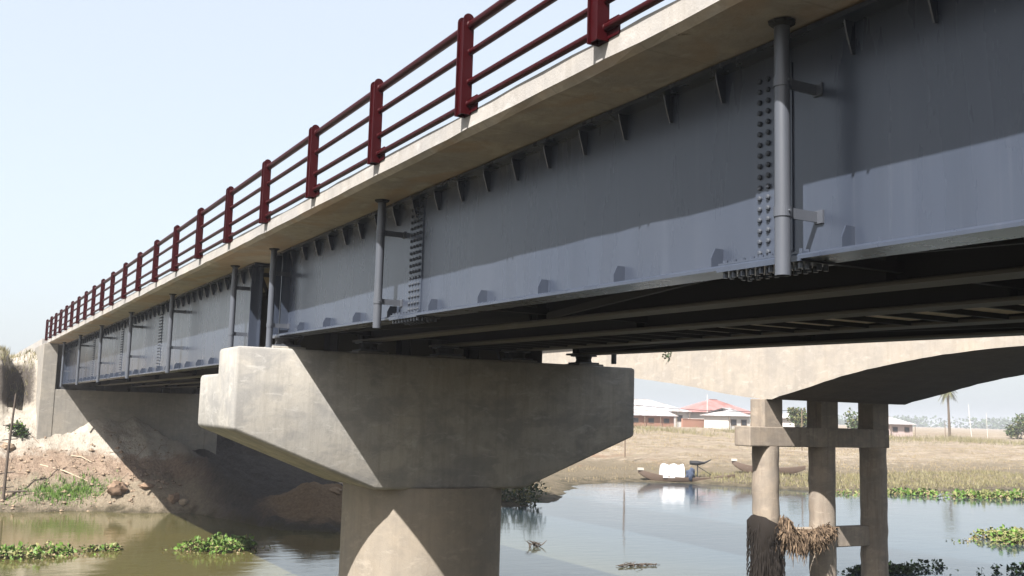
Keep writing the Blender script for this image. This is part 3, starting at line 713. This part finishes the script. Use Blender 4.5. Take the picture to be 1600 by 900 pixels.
hyacinth(31, 19.2, 4.0, .5, 900, .2, 6, 'dark water weeds in front of the old pier at bottom right', mats=(DG, G), mixp=.25, size=.14)
hyacinth(23.6, 20.6, 1.6, .6, 1300, .22, 16, 'dark water plants beside the third old pier column', mats=(DG, G), mixp=.1, size=.13)
hyacinth(56.5, 39.6, 7.5, 2.1, 2300, .3, 7, 'green floating plants along the right hand far shore', size=.26, mixp=.45, ang=-.35)
hyacinth(50, 43.2, 5.0, .8, 500, .25, 8, 'thin green and rusty plants on the far waterline behind the old pier', size=.22, mixp=.6, ang=-.1)
# grass on the far slope and bank tops
def grass(name, n_, pick, hmin, hmax, mt_, seed, label, wid=.02):
    rg = np.random.default_rng(seed); P = pick(rg, n_); Z = ground(P[:, 0], P[:, 1])
    k = Z > WZ + .08; P = P[k]; Z = Z[k]; n_ = len(P)
    H = rg.uniform(hmin, hmax, n_); A = rg.uniform(0, 6.28, n_); ln = rg.normal(0, .28, (n_, 2)) * H[:, None]
    w_ = wid * rg.uniform(.6, 1.5, n_)
    dx = np.cos(A) * w_; dy = np.sin(A) * w_
    v = np.zeros((n_, 3, 3)); v[:, 0] = np.stack([P[:, 0] - dx, P[:, 1] - dy, Z - .03], -1); v[:, 1] = np.stack([P[:, 0] + dx, P[:, 1] + dy, Z - .03], -1)
    v[:, 2] = np.stack([P[:, 0] + ln[:, 0], P[:, 1] + ln[:, 1], Z + H], -1)
    me = bpy.data.meshes.new(name); me.from_pydata(v.reshape(-1, 3).tolist(), [], (np.arange(n_ * 3).reshape(-1, 3)).tolist()); me.materials.append(mt_)
    o_ = bpy.data.objects.new(name, me); COL.objects.link(o_); setp(o_, label, 'grass', kind='stuff'); return o_
def pick_far(rg, n_):
    X = rg.uniform(28, 115, n_ * 3); s = rg.uniform(1.5, 60, n_ * 3) ** 1.0; Y = shore(X) + s
    k = fbm(X * .22, Y * .5, 5) + rg.normal(0, .04, n_ * 3) > .0
    return np.stack([X[k], Y[k]], -1)[:n_]
grass('dry_grass', 34000, pick_far, .05, .2, DRY, 1, 'pale dry grass covering the far river slope', .022)
def pick_line(rg, n_):
    X = rg.uniform(60, 125, n_ * 2); Y = 98 - (X - 90) * .25 + rg.normal(0, 5.0, n_ * 2)
    k = fbm(X * .3 + 9, Y * .1, 3) > -.05
    return np.stack([X[k], Y[k]], -1)[:n_]
grass('tall_grass', 8000, pick_line, .15, .8, GRN, 2, 'taller olive grass and weeds along the top of the far slope', .03)
def pick_top(rg, n_): return np.stack([rg.uniform(-3, 3.6, n_), rg.uniform(49.6, 53, n_)], -1)
grass('bank_top_grass', 3500, pick_top, .08, .3, GRN, 3, 'short grass on top of the sandy cliff beside the abutment', .015)
def pick_lb(rg, n_): return np.stack([rg.normal(4.6, .75, n_), rg.normal(43.5, .35, n_)], -1)
grass('bank_grass', 2600, pick_lb, .06, .22, G, 4, 'green grass patch on the left bank below the bamboo sticks', .015)
def pick_sh(rg, n_): X = rg.uniform(44, 75, n_); return np.stack([X, shore(X) + rg.uniform(1, 9, n_)], -1)
grass('shore_grass', 9000, pick_sh, .08, .3, GRN, 5, 'green shore grass behind the floating plants at right', .03)

bark = mat('bark', (0.09, 0.07, 0.05), .9, .2)
def tree(x, y, h, rad, label, seed, mats, cat='tree', name='tree', nleaf=1400, trunk=.5, leafsize=.35, group=None, z=None):
    rg = random.Random(seed); z0 = float(ground(x, y)) if z is None else z
    t = empty(name, (x, y, z0), label, cat, group)
    mb = MB(); top = z0 + h * trunk
    mb.path([(x, y, z0 - .2), (x + rg.gauss(0, .05) * h, y, z0 + h * trunk * .5), (x + rg.gauss(0, .04) * h, y, top)], [h * .035, h * .026, h * .016], 7)
    lumps = []
    for k in range(9):
        a = rg.random() * 6.28; q = rad * rg.random() * .75; zz = z0 + h * (trunk + (1 - trunk) * rg.random() * .85)
        c = Vector((x + q * math.cos(a), y + q * math.sin(a), zz)); lumps.append((c, rad * (.28 + rg.random() * .3)))
        mb.path([(x, y, top * .8 + z0 * .2), (c + Vector((x, y, top))) / 2, c], [h * .014, h * .009, h * .004], 5)
    obj('trunk', mb, bark, t)
    mb = MB()
    for k in range(nleaf):
        c, r_ = rg.choice(lumps); d = Vector((rg.gauss(0, 1), rg.gauss(0, 1), rg.gauss(0, 1))).normalized() * r_ * rg.random() ** .4
        leaf(mb, c + d, leafsize * (.6 + .8 * rg.random()), rg, .1, 1 if rg.random() < .35 else 0)
    obj('crown', mb, mats, t, fixn=False); return t
LEAF = leafmat('tree_leaf', (0.022, 0.043, 0.011), (0.056, 0.081, 0.022)); LEAF2 = leafmat('tree_leaf_olive', (0.062, 0.068, 0.022), (0.124, 0.118, 0.043))
tree(142.5, 98, 3.0, 2.6, 'low bushy green tree at the right edge above the far slope', 31, [LEAF, LEAF2], trunk=.25)
tree(93, 94, 3.4, 1.6, 'olive tree seen between the first and second old pier columns', 33, [LEAF2, LEAF], trunk=.3, nleaf=900)
tree(105, 96, 3.0, 2.2, 'dark green tree seen between the second and third old pier columns', 34, [LEAF, LEAF2], trunk=.2, nleaf=1200)
tree(110.5, 121, 2.6, 1.5, 'small green tree beside the red roofed house', 35, [LEAF, LEAF2], trunk=.3, nleaf=700)
# low bush at the shore right of the big pier column
tree(23.4, 41.8, 1.0, 1.35, 'dark scraggly bush at the water edge just right of the big pier column', 36, [DG, LEAF2], cat='bush', name='bush', trunk=.1, nleaf=900, leafsize=.16)
for k, (x, y, hh, rd) in enumerate([(2.9, 47.0, .45, .42)]):
    tree(x, y, hh, rd, 'dark green weed tuft at the foot of the cliff by the abutment', 40 + k, [DG, G], cat='bush', name='bush', trunk=.1, nleaf=420, leafsize=.12)
# palm
def palm(x, y, zb, h):
    t = empty('palm_tree', (x, y, zb), 'lone palm tree rising above the far bank, seen under the old bridge span', 'tree')
    mb = MB(); mb.path([(x + .25, y, zb - .3), (x + .1, y, zb + h * .5), (x, y, zb + h * .85)], [.2, .15, .17], 8); obj('trunk', mb, bark, t)
    rg = random.Random(8); mb = MB(); top = Vector((x, y, zb + h * .85))
    for k in range(34):
        a = rg.random() * 6.28; el = rg.uniform(-.9, 1.1); d = Vector((math.cos(a) * math.cos(el), math.sin(a) * math.cos(el), math.sin(el)))
        L_ = 1.0 + rg.random() * .8; pts = [top + d * L_ * q + Vector((0, 0, -L_ * q * q * .55)) for q in (0, .33, .66, 1)]
        for q in range(3):
            a_, b2 = pts[q], pts[q + 1]; sd = (b2 - a_).cross(Vector((0, 0, 1))).normalized()
            for e in range(5):
                p = a_.lerp(b2, e / 5); wd = .42 * (1 - abs(q + e / 5 - 1.5) / 1.9)
                for sg in (-1, 1): tip = p + sd * sg * wd + (b2 - a_) * .5 + Vector((0, 0, -.16)); mb.add([p, p + (b2 - a_) * .16, tip], [(0, 1, 2)])
        mb.path(pts, [.03, .022, .016, .006], 3, cap=False)
    obj('crown', mb, LEAF2, t, fixn=False)
palm(128, 100, -1.3, 7.9)
# far hazy tree belt
rg = random.Random(77); mb = MB()
for k in range(52):
    a = rg.uniform(.03, 1.15); d = rg.uniform(800, 1050); X, Y = d * math.sin(.55 + a * .62), d * math.cos(.55 + a * .62)
    hh = rg.uniform(3.5, 9.5); ww = rg.uniform(16, 46)
    for q in range(230):
        leaf(mb, (X + rg.gauss(0, ww * .5), Y + rg.gauss(0, 4), -1.2 + rg.random() ** 1.3 * hh), 2.3 * (.6 + rg.random() * .8), rg, .2)
o_ = obj('far_treeline', mb, LEAF, fixn=False); setp(o_, 'hazy far belt of trees along the horizon', 'trees', kind='stuff')

# ------------------------------------------------------------------ far houses
tin = mat('tin_roof', (0.446, 0.446, 0.459), .45, .5, .2); redr = mat('red_roof', (0.27, 0.14, 0.13), .6); wallw = mat('whitewash', (0.434, 0.409, 0.384), .85); brk = mat('brick_wall', (0.260, 0.136, 0.093), .9)
darkw = mat('dark_opening', (0.019, 0.019, 0.022), .6); wood = mat('weathered_wood', (0.136, 0.099, 0.068), .85); pinkw = mat('pink_wall', (0.409, 0.322, 0.298), .85)
for q in (tin, redr):
    n = NT(q); b0 = tuple(q.node_tree.nodes["Principled BSDF"].inputs["Base Color"].default_value)[:3]
    n.base(n.mix(n.ramp(n.noise(.9, n.mapped((1, .4, 1)), detail=7, rough=.75), [(.42, 0.), (.62, 1.)]), b0, (b0[0] * .62, b0[1] * .5, b0[2] * .42)))
def house(x0, x1, y0, y1, zb, ze, zp, wallm, roofm, label, hip=True, over=.45, wins=4, doorat=.5, annex=None):
    t = empty('house', ((x0 + x1) / 2, (y0 + y1) / 2, zb), label, 'house')
    mb = MB(); mb.box(x0, x1, y0, y1, zb - .4, ze); obj('wall', mb, wallm, t)
    xi = (y1 - y0) * .5 if hip else 0; ym = (y0 + y1) / 2; o = over; zo = ze - .05
    mb = MB(); A = [(x0 - o, y0 - o, zo), (x1 + o, y0 - o, zo), (x1 + o, y1 + o, zo), (x0 - o, y1 + o, zo), (x0 + xi, ym, zp), (x1 - xi, ym, zp)]
    mb.add(A + [(p[0], p[1], p[2] + .08) for p in A], [(0, 1, 5, 4), (1, 2, 5), (2, 3, 4, 5), (3, 0, 4), (6, 7, 11, 10)[::1], (7, 8, 11), (8, 9, 10, 11), (9, 6, 10), (0, 1, 7, 6), (1, 2, 8, 7), (2, 3, 9, 8), (3, 0, 6, 9)])
    rf = obj('roof', mb, roofm, t)
    mb = MB(); mb.box(x0 + xi - .1, x1 - xi + .1, ym - .1, ym + .1, zp + .05, zp + .13); obj('ridge_cap', mb, roofm, rf)
    w = x1 - x0; hgt = ze - zb
    for k in range(wins):
        cx = x0 + w * (k + .5) / wins
        if abs((k + .5) / wins - doorat) < .5 / wins:
            mb = MB(); mb.box(cx - .45, cx + .45, y0 - .04, y0 + .05, zb, zb + hgt * .8); obj('door', mb, wood, t)
        else:
            mb = MB(); mb.box(cx - .5, cx + .5, y0 - .05, y0 + .02, zb + hgt * .38, zb + hgt * .78); f_ = obj('window', mb, wood, t)
            mb = MB(); mb.box(cx - .42, cx + .42, y0 - .07, y0 - .045, zb + hgt * .42, zb + hgt * .74); obj('pane', mb, darkw, f_)
    mb = MB()
    for k in range(int(w / 2.4) + 1):
        px_ = x0 - .1 + k * (w + .2) / max(1, int(w / 2.4)); mb.tube((px_, y0 - over + .08, zb - .3), (px_, y0 - over + .08, ze - .06), .05, 6)
    obj('veranda_posts', mb, wood, t)['kind'] = 'stuff'
    return t
house(81, 95.5, 119, 127, -1.25, 1.05, 2.6, wallw, tin, 'long house with a pale tin roof just right of the pier cap', wins=5)
house(79, 89.5, 114.5, 118, -1.25, .35, 1.0, brk, tin, 'low shed with a white tin roof in front of the long pale house', hip=False, wins=4)
house(98.2, 106.5, 118, 125, -1.25, 1.1, 2.95, wallw, redr, 'white house with a faded red hip roof left of the old pier', wins=4, over=.7)
house(114.5, 119.2, 99, 104, -1.6, .1, 1.15, pinkw, tin, 'small pinkish hut with a white roof right of the third old column', wins=2)
house(92.8, 96.4, 107, 112, -1.5, .6, 1.6, wallw, tin, 'white hut glimpsed between the first and second old columns', wins=2)
house(104, 109, 106, 111, -1.5, .5, 1.5, wallw, tin, 'white hut glimpsed between the second and third old columns', wins=2)
mb = MB(); mb.box(90, 97.2, 113.2, 113.5, -1.6, -.05); mb.box(90, 97.2, 113.15, 113.55, -.05, .05); o_ = obj('brick_wall', mb, brk); setp(o_, 'low reddish brick wall between the shed and the red roofed house', 'wall')
# sheds' posts, poles and the cable
mb_unused = MB(); mb_unused.path([(58 + 90 * q / 24 - 30, 66 + q * .35, .95 - .35 * math.sin(math.pi * q / 24)) for q in range(25)], .018, 5)
# thin utility cable between two poles
cab = MB(); P0 = Vector((44.0, 62.0, .95)); P1 = Vector((64.0, 64.5, 1.05))
cab.path([P0.lerp(P1, q / 16) + Vector((0, 0, -.30 * math.sin(math.pi * q / 16))) for q in range(17)], .022, 5)
o_ = obj('overhead_cable', cab, M['black']); setp(o_, 'thin dark cable sagging in front of the far houses', 'cable')
for k, (x, y, zb, zt, r_, lb) in enumerate([(44.0, 62.0, -2.9, 1.1, .06, 'slim pole carrying the cable, hidden side left of the far houses'), (64.0, 64.5, -2.4, 1.2, .06, 'slim pole carrying the cable behind the old pier'),
        (132.5, 100, -1.5, 3.3, .06, 'taller of two pale leaning poles on the far bank at right'), (136.5, 100, -1.5, 2.2, .04, 'shorter thin pale pole right of the taller one'),
        (106, 94, -1.4, 1.2, .05, 'thin stake in the grass right of the third old column'), (112, 88, -1.5, .6, .05, 'short dark stake amid the tall grass under the palm'),
        (97.5, 117, -1.4, 3.6, .07, 'pale mast beside the red roofed house')]):
    mb = MB(); dx = (.55 if k == 2 else .15 if k == 3 else 0); mb.path([(x + dx, y, zb), (x + dx * .4, y, (zb + zt) / 2), (x, y, zt)], [r_, r_ * .9, r_ * .6], 8)
    o_ = obj('pole', mb, wallw if k in (2, 3, 6) else wood, smooth=50); setp(o_, lb, 'pole')
# left bank sticks
stick = mat('bamboo_dark', (0.062, 0.046, 0.034), .8); stickl = mat('bamboo_pale', (0.298, 0.236, 0.167), .8)
t = empty('bamboo_pole', (2.42, 43.6, -3.7), 'upright dark bamboo pole with short pegs standing on the mud at the left edge', 'pole')
mb = MB(); mb.path([(2.42, 43.6, -3.9), (2.45, 43.6, -2), (2.55, 43.6, .25)], [.06, .05, .032], 8); obj('shaft', mb, stick, t, smooth=50)
for z in (-.95, -1.5, -2.75, -3.3):
    mb = MB(); mb.tube((2.2, 43.58, z - .01), (2.75, 43.62, z + .05), .022, 6); obj('peg', mb, stick, t)
for (a, b_, r_, lb) in (((3.75, 45.4, -2.0), (5.4, 43.9, -3.05), .032, 'long pale bamboo stick lying down the reddish slope'), ((4.9, 45.6, -1.95), (5.6, 44.9, -2.45), .025, 'short pale stick lying above the long bamboo stick')):
    mb = MB(); a, b_ = Vector(a), Vector(b_)
    for q in (a, b_): q.z = float(ground(q.x, q.y)) + .06
    mb.path([a, (a + b_) / 2 + Vector((0, 0, .08)), b_], [r_, r_, r_ * .7], 7); o_ = obj('bamboo_stick', mb, stickl, smooth=50); setp(o_, lb, 'stick')
mb = MB(); mb.path([(2.5, 43.4, -3.42), (3.2, 43.3, -3.40)], [.04, .03], 6); setp(obj('driftwood', mb, stick), 'dark stick lying flat on the mud beside the upright bamboo pole', 'stick')
# clods and stones on the banks
rockm = concrete('bank_rock', (0.223, 0.167, 0.118), stain=(.15, .1, .07))
redm = concrete('red_clod', (0.19, 0.13, 0.088), stain=(.1, .06, .04))
def clod(x, y, sx, sy, sz, mt_, label, seed, z=None):
    rg = random.Random(seed); b = bmesh.new(); bmesh.ops.create_icosphere(b, subdivisions=3, radius=1)
    ph = [rg.random() * 6 for _ in range(6)]
    for v in b.verts:
        p = v.co; q = 1 + .12 * math.sin(9 * p.x + ph[4]) * math.sin(8 * p.z + 5 * p.y) + .16 * math.sin(3 * p.x + ph[0]) * math.cos(3.3 * p.y + ph[1]) + .1 * math.sin(6 * p.z + ph[2] + 4 * p.x) + .06 * math.sin(11 * p.y + ph[3] + 7 * p.z) + rg.gauss(0, .025)
        v.co = p * q
    mb = MB(); zg = float(ground(x, y)) if z is None else z
    mb.add([(x + v.co.x * sx, y + v.co.y * sy, zg + sz * .35 + v.co.z * sz) for v in b.verts], [tuple(v.index for v in f.verts) for f in b.faces]); b.free()
    o_ = obj('boulder', mb, mt_, smooth=50); setp(o_, label, 'boulder'); return o_
clod(6.3, 42.45, .36, .34, .30, redm, 'rounded clay boulder at the water edge on the left bank', 1)
clod(8.25, 41.55, .22, .2, .2, redm, 'reddish clay lump at the tip of the small mound by the water', 2)
clod(8.6, 41.5, .16, .14, .14, stickl, 'small pale stone beside the reddish lump at the mound tip', 3)
clod(7.35, 42.25, .30, .25, .10, redm, 'broad clay lump on the reddish mound, right of the rounded boulder', 4)
clod(2.6, 46.6, .3, .25, .18, rockm, 'pale sand lump below the cliff', 5)
clod(12.9, 36.3, .25, .2, .15, rockm, 'grey stone in the deep shade under the new bridge', 6)

rg = random.Random(21); mb = MB()
for k in range(900):
    x = rg.uniform(-1, 8.8); y = float(shore(x)) + abs(rg.gauss(0, 2.6)) + .1
    if y > 47.3 and x > 3.4: continue
    q = .02 + .09 * rg.random() ** 3.5; z = float(ground(x, y)); pts = []
    for sx, sy, sz in ((1, 0, 0), (0, 1, 0), (-1, 0, 0), (0, -1, 0), (0, 0, 1), (0, 0, -1)): pts.append((x + sx * q * rg.uniform(.6, 1.5), y + sy * q * rg.uniform(.6, 1.5), z + q * .2 + sz * q * rg.uniform(.5, 1)))
    mb.add(pts, [(0, 1, 4), (1, 2, 4), (2, 3, 4), (3, 0, 4), (1, 0, 5), (2, 1, 5), (3, 2, 5), (0, 3, 5)])
for k in range(60):
    x = rg.uniform(0, 8.5); y = float(shore(x)) + rg.uniform(.6, 4.5); 
    if y > 47: continue
    a = rg.random() * 6.28; L_ = rg.uniform(.15, .5); p = [(x + L_ * q * math.cos(a + .4 * q), y + L_ * q * math.sin(a), float(ground(x + L_ * q * math.cos(a), y + L_ * q * math.sin(a))) + .03) for q in (-1, 0, 1)]
    mb.path(p, .012, 4)
setp(obj('bank_rubble', mb, rockm, fixn=False), 'clods, stones and twigs scattered over the left bank', 'rubble', kind='stuff')

# ------------------------------------------------------------------ boats
bw = mat('boat_wood', (0.099, 0.068, 0.050), .7); bwl = mat('boat_light_trim', (0.372, 0.341, 0.298), .7); cloth = mat('white_cloth', (0.484, 0.477, 0.484), .8); blue = mat('blue_cloth', (0.031, 0.043, 0.074), .85)
def boat(cx, cy, L, W, rot, label, rise=(.5, .25)):
    t = empty('wooden_boat', (cx, cy, WZ), label, 'boat', 'wooden boats at the far shore'); t.rotation_euler = (0, 0, rot)
    ns = 17; prof_ = [(-1, 1), (-.92, .45), (-.6, .08), (0, 0), (.6, .08), (.92, .45), (1, 1)]
    mb = MB(); vs = []
    for i in range(ns):
        u = -1 + 2 * i / (ns - 1); w_ = W / 2 * max(.03, (1 - abs(u) ** 2.6)); sh = .34 + (rise[0] if u < 0 else rise[1]) * abs(u) ** 2.4; kz = -.1 + .9 * (sh - .1) * max(0, abs(u) - .55) / .45
        for (a, b) in prof_: vs.append((u * L / 2, a * w_, kz + (sh - kz) * b))
        for (a, b) in prof_[::-1]: vs.append((u * L / 2, a * w_ * .9, kz + .04 + (sh - kz - .035) * b))
    m_ = 14
    mb.add(vs, [(i * m_ + j, (i + 1) * m_ + j, (i + 1) * m_ + (j + 1) % m_, i * m_ + (j + 1) % m_) for i in range(ns - 1) for j in range(m_)] + [tuple(range(m_)), tuple(range((ns - 1) * m_, ns * m_))[::-1]])
    hull = obj('hull', mb, bw, t, local=True, smooth=40)
    for u in (-.55, -.1, .35): mb = MB(); w_ = W / 2 * (1 - abs(u) ** 2.6); mb.box(u * L / 2 - .1, u * L / 2 + .1, -w_ * .9, w_ * .9, .28, .31); obj('thwart', mb, bwl, t, local=True)
    mb = MB(); mb.box(-L / 2 - .03, -L / 2 + .35, -.12, .12, .34 + rise[0] * .8, .40 + rise[0] * .98); obj('prow_tip', mb, bwl, t, local=True)
    return t
b1 = boat(43.0, 53.6, 6.6, 1.0, -.52 + .18, 'dark wooden boat carrying a white awning, moored at the far shore')
def loc_in(t, mb_pts): pass
c_, s_ = math.cos(b1.rotation_euler.z), math.sin(b1.rotation_euler.z)
def bl(x, y): return (43.0 + x * c_ - y * s_, 53.6 + x * s_ + y * c_)
# white covered load: an arched awning
mb = MB(); vs = []
for i in range(9):
    u = i / 8
    for j in range(11):
        th = math.pi * j / 10; q = .46 + .03 * math.sin(i * 2.1 + j); x, y = bl(-1.75 + u * 1.45, -q * math.cos(th)); vs.append((x, y, WZ + .3 + (.85 + .06 * math.sin(i * 1.7)) * math.sin(th)))
mb.add(vs, [(i * 11 + j, (i + 1) * 11 + j, (i + 1) * 11 + j + 1, i * 11 + j + 1) for i in range(8) for j in range(10)] + [tuple(range(11)), tuple(range(88, 99))[::-1]])
setp(obj('white_awning', mb, cloth, smooth=60), 'white cloth awning arched over the middle of the wooden boat', 'awning')
x, y = bl(.15, -.25); clod(x, y, .34, .3, .42, blue, 'dark blue bundle beside the white awning in the boat', 9, z=WZ + .35)
bpy.data.objects[COL.objects[-1].name].name = 'cloth_bundle'; COL.objects[-1]['category'] = 'bundle'
x, y = bl(.75, .1); eng = empty('boat_engine', (x, y, WZ + .4), 'black long tail engine raised on the boat beside the blue bundle', 'engine')
mb = MB(); x1, y1 = bl(.25, .15); x2, y2 = bl(1.7, 0.1); mb.path([(x, y, WZ + .35), (x, y, WZ + 1.15)], .035, 8); obj('stand', mb, M['black'], eng)
mb = MB(); mb.path([(x1, y1, WZ + 1.28), (x, y, WZ + 1.25), ((x + x2) / 2, (y + y2) / 2, WZ + 1.28), (x2, y2, WZ + 1.5)], [.13, .16, .07, .03], 8); obj('motor', mb, M['black'], eng)
mb = MB(); mb.path([(x, y, WZ + 1.05), (x2, y2, WZ + .5)], [.03, .02], 6); obj('shaft', mb, M['black'], eng)
boat(49.5, 53.0, 4.9, .75, -.62, 'slim empty dark boat on the far shore behind the first old pier column', rise=(.45, .2))
_zb = float(ground(49.5, 53.0)); COL.objects['wooden_boat.001'].location.z = _zb + .05
# floating twigs and the far tuft
rg = random.Random(4); mb = MB()
for k in range(26):
    x, y = 17.4 + rg.gauss(0, .28), 23.75 + rg.gauss(0, .1); mb.path([(x, y, WZ), (x + rg.gauss(0, .1), y, WZ + .05), (x + rg.gauss(0, .12), y, WZ + .12 * rg.random())], [.012, .02, .006], 5)
setp(obj('floating_twigs', mb, stick), 'small dark twigs floating in the open water below the pier cap', 'twigs')
mb = MB()
for k in range(14):
    x, y = 16.6 + rg.gauss(0, .1), 28.2 + rg.gauss(0, .06); mb.path([(x, y, WZ), (x + rg.gauss(0, .08), y, WZ + .08), (x + rg.gauss(0, .15), y, WZ + .12 + .1 * rg.random())], [.012, .02, .006], 5)
setp(obj('snag_branch', mb, stick), 'dark snag poking out of the water right of the big column', 'branch')
rg = random.Random(14); mb = MB()
for k in range(22): leaf(mb, (OX0 - .05 + rg.gauss(0, .03), 23.4 + rg.gauss(0, .08), 1.95 - rg.random() * .28), .08, rg, -.8)
setp(obj('hanging_weed', mb, DG, fixn=False), 'small weed growing out of the sunlit side of the old bridge', 'plant', kind='stuff')

# ------------------------------------------------------------------ haze
hz = bpy.data.materials.new('haze_air'); hz.use_nodes = True; t_ = hz.node_tree
for q in list(t_.nodes):
    if q.type == 'BSDF_PRINCIPLED': t_.nodes.remove(q)
pv = t_.nodes.new('ShaderNodeVolumePrincipled'); pv.inputs['Color'].default_value = (0.92, 0.93, 1.0, 1); pv.inputs['Density'].default_value = 0.0007
pv.inputs['Anisotropy'].default_value = 0.2
t_.links.new(pv.outputs[0], [q for q in t_.nodes if q.type == 'OUTPUT_MATERIAL'][0].inputs['Volume'])
mb = MB(); mb.box(-1450, 1450, -1450, 1450, -6.4, 8.0)
o_ = obj('haze', mb, hz); setp(o_, 'thin pale haze in the air over the river', 'haze', kind='stuff')
